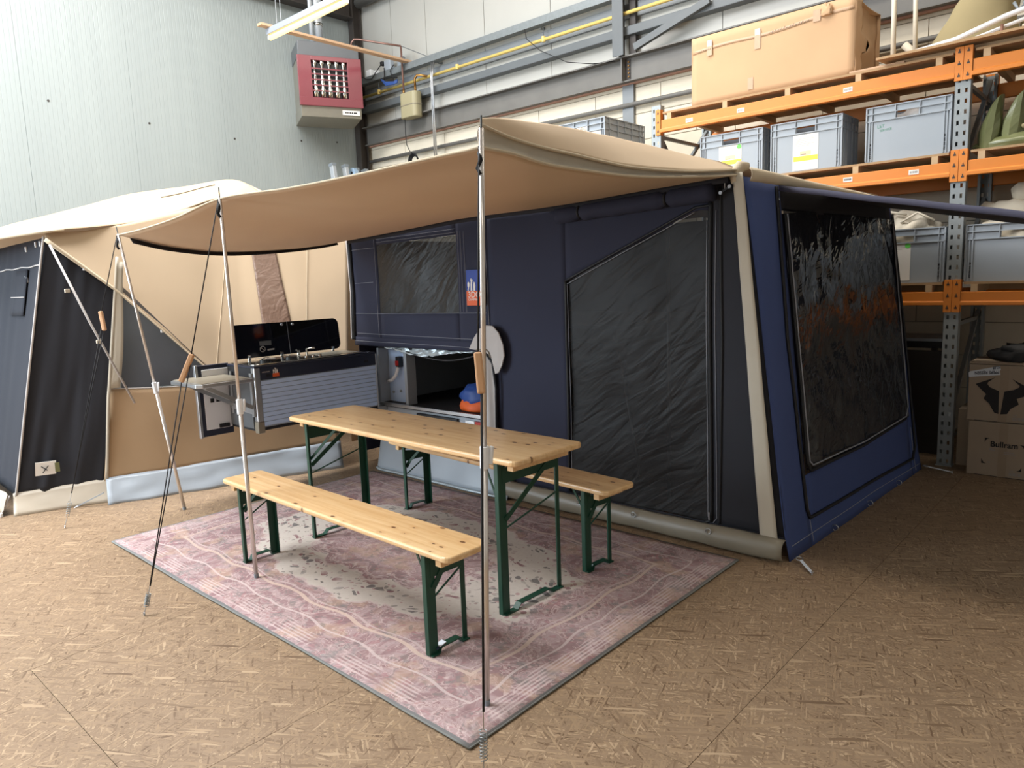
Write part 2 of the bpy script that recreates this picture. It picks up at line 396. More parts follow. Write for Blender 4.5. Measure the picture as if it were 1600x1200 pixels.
class MB:
    def __init__(s):
        s.v = []; s.f = []

    def add(s, vs, fs):
        n = len(s.v); s.v += [tuple(v) for v in vs]; s.f += [tuple(i + n for i in f) for f in fs]; return s

    def box(s, x0, x1, y0, y1, z0, z1):
        return s.add([(x0, y0, z0), (x1, y0, z0), (x1, y1, z0), (x0, y1, z0), (x0, y0, z1), (x1, y0, z1), (x1, y1, z1), (x0, y1, z1)],
                     [(0, 3, 2, 1), (4, 5, 6, 7), (0, 1, 5, 4), (1, 2, 6, 5), (2, 3, 7, 6), (3, 0, 4, 7)])

    def bar(s, p0, p1, w, h, up=(0, 0, 1)):
        p0 = Vector(p0); p1 = Vector(p1); d = (p1 - p0).normalized(); up = Vector(up)
        if abs(d.dot(up)) > 0.99: up = Vector((0, 1, 0))
        sd = d.cross(up).normalized(); uu = sd.cross(d).normalized()
        vs = []
        for p in (p0, p1):
            for a, b in ((-1, -1), (1, -1), (1, 1), (-1, 1)):
                vs.append(p + sd * (a * w / 2) + uu * (b * h / 2))
        return s.add(vs, [(0, 3, 2, 1), (4, 5, 6, 7), (0, 1, 5, 4), (1, 2, 6, 5), (2, 3, 7, 6), (3, 0, 4, 7)])

    def tube(s, pts, r, n=8, cap=True):
        pts = [Vector(p) for p in pts]; rs = r if isinstance(r, (list, tuple)) else [r] * len(pts)
        vs = []; fs = []; prev = None
        for i, p in enumerate(pts):
            if i == 0: d = pts[1] - pts[0]
            elif i == len(pts) - 1: d = pts[-1] - pts[-2]
            else: d = (pts[i + 1] - pts[i]).normalized() + (pts[i] - pts[i - 1]).normalized()
            d.normalize()
            if prev is None:
                a = Vector((0, 0, 1)) if abs(d.z) < 0.9 else Vector((1, 0, 0))
                sd = d.cross(a).normalized()
            else:
                sd = (prev - d * prev.dot(d)).normalized()
            prev = sd; uu = d.cross(sd)
            for k in range(n):
                a = 2 * pi * k / n
                vs.append(p + (sd * cos(a) + uu * sin(a)) * rs[i])
        for i in range(len(pts) - 1):
            for k in range(n):
                k2 = (k + 1) % n
                fs.append((i * n + k, i * n + k2, (i + 1) * n + k2, (i + 1) * n + k))
        if cap:
            fs.append(tuple(range(n - 1, -1, -1))); m = (len(pts) - 1) * n; fs.append(tuple(range(m, m + n)))
        return s.add(vs, fs)

    def grid(s, P, nu, nv):
        vs = [P(i / nu, j / nv) for j in range(nv + 1) for i in range(nu + 1)]
        fs = [(j * (nu + 1) + i, j * (nu + 1) + i + 1, (j + 1) * (nu + 1) + i + 1, (j + 1) * (nu + 1) + i) for j in range(nv) for i in range(nu)]
        return s.add(vs, fs)

    def prism(s, poly, c0, c1, fn):
        n = len(poly)
        vs = [fn(a, b, c0) for a, b in poly] + [fn(a, b, c1) for a, b in poly]
        fs = [tuple(range(n - 1, -1, -1)), tuple(range(n, 2 * n))] + [(i, (i + 1) % n, n + (i + 1) % n, n + i) for i in range(n)]
        return s.add(vs, fs)

    def mesh(s, name, org=(0, 0, 0)):
        me = bpy.data.meshes.new(name); o = Vector(org)
        me.from_pydata([tuple(Vector(v) - o) for v in s.v], [], s.f)
        bm = bmesh.new(); bm.from_mesh(me); bmesh.ops.recalc_face_normals(bm, faces=bm.faces); bm.to_mesh(me); bm.free()
        return me

    def build(s, name, m, parent=None, smooth=False, bevel=0, solid=0, label=None, cat=None, group=None, kind=None, seg=2):
        if parent is None:
            xs = [v[0] for v in s.v]; ys = [v[1] for v in s.v]; zs = [v[2] for v in s.v]
            org = Vector(((min(xs) + max(xs)) / 2, (min(ys) + max(ys)) / 2, min(zs)))
        else: org = ORG[parent]
        me = s.mesh(name, org)
        o = bpy.data.objects.new(name, me); C.objects.link(o)
        me.materials.append(M[m] if isinstance(m, str) else m)
        if parent is None: o.location = org
        else: o.parent = parent
        ORG[o] = Vector(org)
        if smooth: me.polygons.foreach_set('use_smooth', [True] * len(me.polygons))
        if solid:
            md = o.modifiers.new('thickness', 'SOLIDIFY'); md.thickness = solid; md.offset = 0
        if bevel:
            md = o.modifiers.new('bevel', 'BEVEL'); md.width = bevel; md.segments = seg; md.limit_method = 'ANGLE'; md.angle_limit = radians(40)
        tag(o, label, cat, group, kind)
        return o


def tag(o, label=None, cat=None, group=None, kind=None):
    if label: o['label'] = label
    if cat: o['category'] = cat
    if group: o['group'] = group
    if kind: o['kind'] = kind
    return o


def thing(name, label, cat, loc=(0, 0, 0), group=None, rz=0, kind=None):
    o = bpy.data.objects.new(name, None); C.objects.link(o); o.empty_display_size = 0.1
    o.location = loc; o.rotation_euler = (0, 0, rz); ORG[o] = Vector(loc)
    return tag(o, label, cat, group, kind)


def inst(src, name, loc, parent, rot=None):
    """another object with the mesh of src, at a world location"""
    o = bpy.data.objects.new(name, src.data if hasattr(src, 'data') else src); C.objects.link(o)
    o.parent = parent; o.location = Vector(loc) - ORG[parent]; ORG[o] = ORG[parent]
    if rot: o.rotation_euler = rot
    return o


def copy_tree(o, parent=None):
    c = o.copy(); C.objects.link(c); c.parent = parent
    ORG[c] = ORG.get(o, Vector((0, 0, 0)))
    for ch in [x for x in KIDS.get(o, [])]:
        KIDS.setdefault(c, []).append(copy_tree(ch, c))
    return c


KIDS = {}


def remember(root):
    KIDS[root] = [x for x in bpy.data.objects if x.parent == root]
    for k in KIDS[root]: remember(k)


def text(body, size, loc, xdir, ydir, m, parent, name='lettering', depth=0.0006, align='LEFT', bold=0.0, sx=1.0):
    cu = bpy.data.curves.new('t', 'FONT'); cu.body = body; cu.size = size; cu.extrude = depth; cu.align_x = align; cu.offset = bold
    to = bpy.data.objects.new('t', cu); C.objects.link(to)
    dg = bpy.context.evaluated_depsgraph_get(); dg.update()
    me = bpy.data.meshes.new_from_object(to.evaluated_get(dg))
    bpy.data.objects.remove(to); bpy.data.curves.remove(cu)
    x = Vector(xdir).normalized(); y = Vector(ydir).normalized(); z = x.cross(y)
    L = Vector(loc) - ORG[parent]
    me.transform(Matrix(((x.x * sx, y.x, z.x, L.x), (x.y * sx, y.y, z.y, L.y), (x.z * sx, y.z, z.z, L.z), (0, 0, 0, 1))))
    me.name = name
    o = bpy.data.objects.new(name, me); C.objects.link(o); o.parent = parent; ORG[o] = ORG[parent]
    me.materials.clear(); me.materials.append(M[m])
    return o


def lerp(a, b, t): return a + (b - a) * t


def poly_at(pts, u):
    """point on a polyline, u in 0..1 spread evenly over the segments"""
    n = len(pts) - 1; x = min(max(u, 0), 1) * n; i = min(int(x), n - 1); t = x - i
    t2 = t
    a, b = Vector(pts[i]), Vector(pts[i + 1])
    p0 = Vector(pts[i - 1]) if i > 0 else a * 2 - b
    p3 = Vector(pts[i + 2]) if i + 2 <= n else b * 2 - a
    # catmull-rom
    return 0.5 * ((2 * a) + (b - p0) * t2 + (2 * p0 - 5 * a + 4 * b - p3) * t2 ** 2 + (3 * a - p0 - 3 * b + p3) * t2 ** 3)


def interp(x, pts):
    if x <= pts[0][0]: return pts[0][1]
    for (a, b), (c, d) in zip(pts, pts[1:]):
        if x <= c: return b + (d - b) * (x - a) / (c - a)
    return pts[-1][1]


def nz(x, y, z, s=1.0):
    return noise.noise(Vector((x * s, y * s, z * s)))


# ================================================================== THE HALL
XL, YB = -9.90, 7.56           # inner faces of the left and back wall
XR, YF, ZC = 4.2, -3.5, 7.0

# floor of OSB boards
fl = MB().box(XL - 0.2, XR + 0.2, YF - 0.2, YB + 0.4, -0.12, -0.018).build('floor', 'dark', kind='structure')
xs = [-1.04 + 1.22 * k for k in range(-8, 6)]
for i in range(len(xs) - 1):
    yy = -6.3 + (0.9 if i % 2 else -0.3)
    while yy < YB:
        x0, x1 = max(xs[i], XL), min(xs[i + 1], XR); y0, y1 = max(yy, YF), min(yy + 2.44, YB)
        if x1 - x0 > 0.05 and y1 - y0 > 0.05:
            MB().box(x0 + 0.001, x1 - 0.001, y0 + 0.001, y1 - 0.001, -0.018, 0.0).build('floor_board', 'osb', fl)
        yy += 2.44

# left wall of sandwich panels
wl = MB().box(XL - 0.14, XL - 0.03, YF - 0.1, YB + 0.1, 0, ZC).build('wall_left', 'steel_dark', kind='structure')
pw = 1.2085
pm = MB().box(-0.03, 0.0, 0.0015, pw - 0.0015, 0, ZC).mesh('wall_panel'); pm.materials.append(M['panel'])
scr = MB().tube([(0, 0, 0), (0.006, 0, 0)], 0.014, 8).mesh('screw_head'); scr.materials.append(M['steel_dark'])
for k in range(-5, 4):
    y0 = 2.725 + pw * k
    inst(pm, 'wall_panel', (XL, y0, 0), wl)
for y0, z0 in ((2.99, 3.83), (4.12, 3.72), (5.27, 3.66), (6.34, 3.75), (6.98, 3.80)):
    inst(scr, 'screw_head', (XL, y0, z0), wl)

# back wall: painted blocks below, cladding panels above
wb = MB().box(XL - 0.1, XR + 0.1, YB + 0.02, YB + 0.3, 0, ZC).build('wall_back', 'mortar', kind='structure')
bw, bh = 0.90, 0.2975
bm_ = MB().box(0.004, bw - 0.004, 0, 0.03, 0.004, bh - 0.004).mesh('block'); bm_.materials.append(M['block'])
bhalf = {}
for r_ in range(13):
    z0 = 3.72 - bh * (13 - r_) + 0.0
    x0 = -10.745 + (bw / 2 if r_ % 2 else 0)
    while x0 < XR:
        a, b = max(x0, XL + 0.002), min(x0 + bw, XR)
        if b - a > 0.02:
            zb = max(z0, 0.0)
            if a == x0 and b == x0 + bw and zb == z0: inst(bm_, 'block', (x0, YB, z0), wb)
            else: MB().box(a + 0.004, b - 0.004, YB, YB + 0.03, zb + 0.004, z0 + bh - 0.004).build('block', 'block', wb)
        x0 += bw
MB().box(XL, XR, YB + 0.005, YB + 0.03, 3.724, 3.80).build('block_cap', 'block', wb)
cx = [XL, -9.08, -8.30, -7.125, -5.98, -4.83, -3.68, -2.53, -1.38, -0.23, 0.92, 2.07, 3.22, XR]
for a, b in zip(cx, cx[1:]):
    MB().box(a + 0.004, b - 0.004, YB - 0.035, YB + 0.02, 4.06, ZC).build('cladding_panel', 'clad', wb)
MB().box(XL, XR, YF, YB + 0.2, ZC, ZC + 0.15).build('ceiling', 'ceil', kind='structure')
wr = MB().box(XR, XR + 0.15, YF, YB, 0, ZC).build('wall_right', 'hallwall', kind='structure')
wf = MB().box(-6.0, XR, YF - 0.15, YF, 0, ZC).box(XL, -6.0, YF - 0.15, YF, 4.85, ZC).build('wall_front', 'hallwall', kind='structure')

for k, (x, y, w, d) in enumerate(((-6.2, 0.6, 2.4, 6.6), (-7.2, 4.9, 4.0, 1.0), (-2.2, 4.9, 5.0, 0.9), (1.6, -1.2, 3.0, 1.2))):
    MB().box(x - w / 2, x + w / 2, y - d / 2, y + d / 2, 6.93, 6.998).build('window_%d' % (k + 1), 'paper', kind='structure')  # opaque panels added above the roof area lights; the ceiling has no openings
# steel of the back wall
g = 'steel members of the back wall'
sb = thing('steel_beam', 'deep grey I-beam running along the top of the painted block wall', 'beam', (-4, 7.45, 3.776))
MB().box(XL + 0.14, XR, 7.47, 7.49, 3.785, 4.03).build('web', 'steel_dk', sb)
MB().box(XL + 0.14, XR, 7.38, 7.58 - 0.03, 4.03, 4.045).build('flange', 'steel_dk', sb)
MB().box(XL + 0.14, XR, 7.42, 7.55, 3.772, 3.785).build('flange', 'steel_dk', sb)
MB().box(-4.86, -4.845, 7.385, 7.47, 3.785, 4.03).build('stiffener_plate', 'steel_dk', sb)
MB().box(-4.86, -4.78, 7.462, 7.468, 3.79, 4.02).build('splice_plate', 'steel_dark', sb)
bolt = MB().tube([(0, 0, 0), (0, -0.012, 0)], 0.009, 6).mesh('bolt'); bolt.materials.append(M['brass'])
for k in range(5):
    inst(bolt, 'bolt', (-4.80, 7.462, 3.83 + k * 0.04), sb)
MB().box(XL + 0.14, XR, 7.50, 7.545, 3.755, 3.772).build('rusty_edge', 'rust', sb)
MB().box(XL + 0.14, XR, 7.40, 7.522, 4.265, 4.362).build('steel_purlin', 'steel', bevel=0.008,
    label='dark grey square tube rail between the yellow pipe and the I-beam', cat='rail')
MB().box(XL + 0.14, XR, 7.48, 7.522, 4.47, 4.63).build('cladding_rail', 'colgrey', bevel=0.004,
    label='pale flat cladding rail behind the yellow gas pipe', cat='rail')
MB().box(XL + 0.05, XR, 7.485, 7.524, 4.05, 4.072).build('drip_flashing', 'steel', label='thin dark flashing strip under the cladding, just above the I-beam', cat='flashing')
col = thing('steel_column', 'grey H-section column standing against the back wall beside the orange rack', 'column', (-4.86, 7.4, 0))
MB().box(-4.935, -4.79, 7.33, 7.345, 4.045, 6.9).build('flange', 'steel', col)
MB().box(-4.87, -4.855, 7.345, 7.47, 4.045, 6.9).build('web', 'steel_dark', col)
MB().box(-4.93, -4.78, 7.52, 7.545, 0, 3.772).build('lower_flange', 'colgrey', col)
MB().box(-4.77, -4.69, 7.44, 7.475, 4.045, 6.9).build('rear_flange', 'steel_dark', col)
MB().bar((-4.66, 7.37, 4.10), (-3.75, 7.37, 4.36), 0.05, 0.075).build('steel_brace', 'steel', label='slanting grey brace between column foot and square tube rail', cat='brace')
cc_ = thing('corner_column', 'dark brown steel column in the corner of the hall', 'column', (-9.82, 7.45, 0))
MB().box(-9.885, -9.76, 7.33, 7.345, 0, 6.9).build('flange', 'steel_dark', cc_)
MB().box(-9.83, -9.815, 7.345, 7.47, 0, 6.9).build('web', 'steel_dark', cc_)
MB().box(-9.885, -9.765, 7.47, 7.485, 0, 6.9).build('flange', 'steel_dark', cc_)
ev = thing('eaves_beam', 'dark steel beam along the top of the pale panel wall', 'beam', (-9.8, 6, 5.66))
MB().box(-9.89, -9.70, YF, 7.30, 5.66, 5.675).build('flange', 'steel_dark', ev)
MB().box(-9.81, -9.79, YF, 7.30, 5.675, 5.95).build('web', 'steel_dark', ev)
MB().tube([(-9.7, 7.40, 5.9), (XR, 7.40, 5.9)], 0.075, 14).build('steel_tube', 'steel_dk', smooth=True, label='thick round steel tube high on the back wall by the corner', cat='tube')

tr = thing('cable_tray', 'galvanised square cable duct along the upper back wall', 'duct', (-5, 7.42, 4.67))
MB().box(-9.74, XR, 7.34, 7.45, 4.672, 4.765).build('duct', 'duct', tr, bevel=0.004)
for x in (-8.0, -6.1, -3.2):
    MB().box(x, x + 0.03, 7.445, 7.52, 4.66, 4.69).build('bracket', 'galv', tr)
yp = thing('gas_pipe', 'long yellow gas pipe under the cable duct', 'pipe', (-5, 7.40, 4.48))
MB().tube([(-9.72, 7.40, 4.50), (XR, 7.40, 4.505)], 0.021, 12).build('pipe', 'yellow', yp, smooth=True)
for x in (-9.3, -7.55, -6.0, -2.5):
    MB().tube([(x, 7.40, 4.475), (x, 7.40, 4.54)], 0.027, 10).build('clip', 'yellow', yp)
    MB().tube([(x, 7.40, 4.54), (x, 7.40, 4.672)], 0.004, 6).build('hanger_rod', 'steel', yp)
gm = thing('gas_meter', 'beige tin gas meter hanging below the yellow pipe', 'gas meter', (-8.45, 7.30, 3.966))
def rr(w, d, r, n=5):
    pts = []
    for cx_, cy_, a0 in ((w / 2 - r, d / 2 - r, 0), (-w / 2 + r, d / 2 - r, 90), (-w / 2 + r, -d / 2 + r, 180), (w / 2 - r, -d / 2 + r, 270)):
        for k in range(n + 1):
            a = radians(a0 + 90 * k / n); pts.append((cx_ + r * cos(a), cy_ + r * sin(a)))
    return pts
MB().prism(rr(0.36, 0.17, 0.07), 3.966, 4.318, lambda a, b, c: (-8.45 + a, 7.30 + b, c)).build('casing', 'meter', gm, bevel=0.012)
MB().prism(rr(0.372, 0.182, 0.075), 4.135, 4.147, lambda a, b, c: (-8.45 + a, 7.30 + b, c)).build('clamp_band', 'pvcgrey', gm)
MB().tube([(-8.60, 7.30, 4.31), (-8.60, 7.30, 4.40)], 0.018, 10).build('union', 'brass', gm, smooth=True)
MB().tube([(-8.34, 7.30, 4.31), (-8.34, 7.30, 4.40)], 0.018, 10).build('union', 'brass', gm, smooth=True)
cp = thing('copper_gas_line', 'copper pipe rising from the gas meter and running over to the heater', 'pipe', (-8.60, 7.30, 4.40))
MB().tube([(-8.60, 7.30, 4.40), (-8.61, 7.30, 5.006)], 0.014, 10).build('riser', 'copper', cp, smooth=True)
MB().tube([(-8.61, 7.30, 5.006), (-8.86, 7.12, 5.07), (-9.12, 6.93, 5.14), (-9.17, 6.89, 5.145), (-9.20, 6.86, 5.10), (-9.21, 6.85, 5.02)], 0.014, 10).build('run', 'copper', cp, smooth=True)
MB().tube([(-8.34, 7.30, 4.40), (-8.34, 7.30, 4.50), (-8.30, 7.31, 4.535), (-8.24, 7.34, 4.53), (-8.15, 7.40, 4.50)], 0.017, 10).build('elbow_pipe', 'brass', cp, smooth=True)
MB().tube([(-8.61, 7.30, 5.006), (-8.20, 7.42, 4.80)], 0.006, 6).build('tie_rod', 'steel', cp)
cd = thing('conduit_pipe', 'grey conduit pipe running level along the painted blocks', 'conduit', (-5, 7.52, 3.52))
MB().tube([(-9.85, 7.51, 3.53), (XR, 7.51, 3.53)], 0.026, 10).build('pipe', 'steel_dk', cd, smooth=True)
vc = thing('conduit_drop', 'pair of thin pale conduits dropping below the gas pipe', 'conduit', (-8.0, 7.33, 3.0))
for dx in (0, 0.045):
    MB().tube([(-8.03 + dx, 7.36, 4.66), (-8.03 + dx * 0.6, 7.335, 4.45), (-8.03 + dx, 7.335, 3.0)], 0.011, 8).build('conduit', 'alu', vc, smooth=True)
MB().tube([(-8.58, 7.28, 3.97), (-8.575, 7.27, 3.75), (-8.56, 7.27, 3.6), (-8.50, 7.27, 3.50), (-8.44, 7.27, 3.46)], 0.006, 6).build('hanging_cable', 'rope', smooth=True,
    label='thin black cable hanging from the gas meter', cat='cable')
RC = -8.46
cr_ = thing('cable_reel', 'black cable coil on a hook peeping over the awning edge', 'cable coil', (-8.52, 7.30, 3.30))
for k in range(3):
    ring = [(RC + (0.10 - 0.012 * k) * cos(a), 7.29 + 0.015 * k, 3.36 + (0.10 - 0.012 * k) * sin(a)) for a in [2 * pi * q / 20 for q in range(21)]]
    MB().tube(ring, 0.012, 6, cap=False).build('coil_turn', 'rope', cr_, smooth=True)
MB().tube([(RC, 7.30, 3.44), (RC, 7.45, 3.50)], 0.006, 6).build('hook', 'steel', cr_)
sk = thing('socket_box', 'grey plug socket box with black plugs on the cable duct', 'socket', (-9.05, 7.40, 4.77))
MB().box(-9.10, -8.95, 7.36, 7.44, 4.77, 4.92).build('box', 'crate', sk, bevel=0.01)
MB().box(-9.16, -9.10, 7.33, 7.40, 4.85, 4.91).build('plug', 'black', sk, bevel=0.01)
MB().tube([(-9.13, 7.33, 4.86), (-9.25, 7.32, 4.78), (-9.36, 7.32, 4.70), (-9.5, 7.32, 4.72), (-9.62, 7.30, 4.80)], 0.007, 6).build('lead', 'rope', sk, smooth=True)
MB().tube([(-9.06, 7.33, 4.80), (-9.04, 7.31, 4.70), (-9.05, 7.31, 4.60)], 0.007, 6).build('lead', 'rope', sk, smooth=True)
j = thing('junction_box', 'small white junction box at the corner end of the cable duct', 'socket', (-9.48, 7.4, 4.77))
MB().box(-9.55, -9.44, 7.36, 7.44, 4.766, 4.87).build('box', 'white', j, bevel=0.012)
MB().box(-9.36, -9.28, 7.36, 7.43, 4.766, 4.83).build('cap', 'white', j, bevel=0.012)
j2 = thing('grey_switch_box', 'grey box behind the copper riser on the cable duct', 'socket', (-8.72, 7.4, 4.77))
MB().box(-8.80, -8.68, 7.37, 7.44, 4.766, 4.90).build('box', 'cratedk', j2, bevel=0.01)
MB().tube([(-8.83, 7.33, 4.80), (-8.9, 7.31, 4.72), (-8.86, 7.31, 4.62), (-8.75, 7.32, 4.60)], 0.007, 6).build('lead', 'rope', j2, smooth=True)
bc = thing('blue_cord_bundle', 'bundle of blue cord tucked under the cable duct', 'cord', (-8.95, 7.32, 4.5))
for k in range(4):
    MB().tube([(-9.12 + 0.01 * k, 7.31, 4.64 - 0.012 * k), (-9.0, 7.30, 4.575 - 0.014 * k), (-8.82, 7.30, 4.545 - 0.01 * k), (-8.74, 7.31, 4.56 - 0.01 * k)], 0.011, 6).build('cord_strand', 'bluecord', bc, smooth=True)
MB().tube([(-6.25, 7.34, 4.67), (-6.22, 7.33, 4.55), (-6.0, 7.33, 4.36), (-5.6, 7.34, 4.14), (-5.25, 7.37, 4.05), (-4.95, 7.40, 4.02)], 0.005, 6).build('loose_cable', 'rope', smooth=True,
    label='slack black cable looping from the duct to the column', cat='cable')

# heater on the left wall
he = thing('unit_heater', 'wall heater with dark red front grille hung on the pale panel wall', 'heater', (-9.55, 6.55, 3.98))
MB().box(-9.88, -9.22, 6.12, 6.98, 4.80, 5.0).build('top_cover', 'heatgrey', he, bevel=0.008)
MB().box(-9.88, -9.255, 6.13, 6.97, 4.13, 4.80).build('casing', 'heatlow', he)
MB().box(-9.255, -9.245, 6.25, 6.84, 4.22, 4.79).build('burner_recess', 'black', he)
MB().prism([(-9.88, 3.96), (-9.25, 3.98), (-9.22, 4.13), (-9.88, 4.13)], 6.12, 6.98, lambda a, b, c: (a, c, b)).build('lower_casing', 'heatlow', he, bevel=0.006)
MB().box(-9.24, -9.19, 6.10, 6.29, 4.16, 4.80).box(-9.24, -9.19, 6.80, 7.0, 4.16, 4.80).box(-9.24, -9.19, 6.29, 6.80, 4.74, 4.80).box(-9.24, -9.185, 6.10, 7.0, 4.12, 4.235).build('red_frame', 'heatred', he, bevel=0.004)
for k in range(5):
    MB().bar((-9.20, 6.29, 4.33 + k * 0.075), (-9.20, 6.80, 4.33 + k * 0.075), 0.012, 0.016).build('louvre', 'heatred', he)
for k in range(5):
    y = 6.34 + k * 0.102
    MB().tube([(-9.225, y, 4.245), (-9.225, y, 4.34), (-9.225, y, 4.55), (-9.225, y, 4.65), (-9.225, y, 4.69), (-9.225, y, 4.735)], [0.042, 0.034, 0.020, 0.012, 0.026, 0.044], 10).build('burner_tube', 'stainless', he, smooth=True)
MB().box(-9.238, -9.222, 6.70, 6.95, 4.02, 4.085).build('name_plate', 'paper', he)
for k, w in enumerate((0.022, 0.018, 0.024, 0.02, 0.03, 0.018)):
    MB().box(-9.2225, -9.220, 6.735 + k * 0.031, 6.735 + k * 0.031 + w, 4.042, 4.062).build('plate_mark', 'ink', he)
he.location = (-9.46, 6.55, 3.98); he.rotation_euler = (0, 0, -0.42)
fp = thing('flue_pipe', 'shiny flue pipe rising from the red heater', 'flue', (-9.45, 6.5, 5.0))
MB().tube([(-9.45, 6.47, 5.0), (-9.45, 6.47, 6.95)], 0.062, 16).build('pipe', 'flue', fp, smooth=True)
MB().tube([(-9.45, 6.355, 5.0), (-9.45, 6.355, 6.95)], 0.03, 12).build('air_pipe', 'flue', fp, smooth=True)
MB().tube([(-9.45, 6.47, 5.3), (-9.45, 6.47, 5.34)], 0.068, 16).build('collar', 'stainless', fp, smooth=True)

# fluorescent lamp on a lath
MB().box(-8.60, -8.50, 5.00, 7.46, 4.769, 4.80).build('wooden_lath', 'lath', label='pine lath carrying the strip lamp, resting on the cable duct', cat='lath', bevel=0.003)
lp = thing('strip_lamp', 'lit fluorescent strip lamp under the end of the pine lath', 'lamp', (-7.85, 5.16, 4.62))
MB().box(-8.60, -6.95, 5.115, 5.205, 4.695, 4.767).build('housing', 'lampbody', lp, bevel=0.006)
MB().tube([(-8.58, 5.16, 4.665), (-6.97, 5.16, 4.665)], 0.030, 12).build('tube', 'tube', lp, smooth=True)
for x in (-8.59, -6.96):
    MB().box(x - 0.012, x + 0.012, 5.14, 5.18, 4.645, 4.70).build('lamp_holder', 'white', lp)
for x in (-8.35, -7.2):
    MB().tube([(x, 5.13, 4.76), (x, 5.13, ZC)], 0.004, 6).build('suspension_wire', 'alu', lp)
    MB().tube([(x, 5.19, 4.76), (x, 5.19, ZC)], 0.004, 6).build('suspension_wire', 'alu', lp)

# ladders leaning in the corner
def ladder(name, label, x0, x1, y, ztop, wheel):
    t = thing(name, label, 'ladder', (-9.3, (x0 + x1) / 2, 0))
    for x in (x0, x1):
        MB().bar((-9.05, x, 0.0), (-9.62, x, ztop), 0.06, 0.09, (1, 0, 0)).build('rail', 'flue', t, bevel=0.004)
        MB().bar((-9.615, x, ztop - 0.03), (-9.622, x, ztop + 0.012), 0.07, 0.10, (1, 0, 0)).build('end_cap', 'cratedk', t)
    for k in range(12):
        z = 0.25 + k * 0.27
        if z < ztop - 0.1:
            xx = lerp(-9.05, -9.62, z / ztop)
            MB().tube([(xx, x0, z), (xx, x1, z)], 0.014, 8).build('rung', 'alu', t, smooth=True)
    if wheel:
        MB().tube([(-9.60, x0 - 0.09, ztop - 0.06), (-9.60, x0 - 0.025, ztop - 0.06)], 0.075, 20).build('wheel', 'bluewheel', t)
        MB().tube([(-9.60, x0 - 0.10, ztop - 0.06), (-9.60, x0 - 0.085, ztop - 0.06)], 0.018, 10).build('hub', 'ink', t)
ladder('aluminium_ladder', 'aluminium ladder top without wheel beside the panel wall', 6.67, 6.90, 6.7, 3.40, False)
ladder('wheeled_ladder', 'aluminium ladder with pale blue wheel near the hall corner', 7.10, 7.27, 7.1, 3.36, True)

# ================================================================== RUG, TABLE, BENCHES
RX, RY = 1.622, 1.030
rug = thing('persian_rug', 'large faded rose Persian rug on the chipboard floor under the table', 'rug', (-3.268, 2.56, 0))
M['rug'] = rug_mat(RX, RY)
def rugP(u, v):
    x = lerp(-RX, RX, u); y = lerp(-RY, RY, v)
    e = min(RX - abs(x), RY - abs(y))
    z = 0.007 + 0.002 * nz(x, y, 0, 3)
    if v < 0.03: z += 0.006 * max(0, nz(x * 2.2, 0.3, 1.0)) 
    return (-3.268 + x, 2.56 + y + 0.012 * nz(x * 0.8, 5, 0) * (1 if v < .5 else .3), z)
MB().grid(rugP, 60, 40).build('pile', 'rug', rug, smooth=True, solid=0.008)
M['binding'] = mat('grey_rug_binding', (126, 128, 124), 0.9, var=0.1, vscale=30)
for a, b in (((0, 0), (1, 0)), ((1, 0), (1, 1)), ((1, 1), (0, 1)), ((0, 1), (0, 0))):
    MB().tube([rugP(lerp(a[0], b[0], k / 40), lerp(a[1], b[1], k / 40)) for k in range(41)], 0.0045, 6).build('bound_edge', 'binding', rug, smooth=True)
RUGZ = 0.012


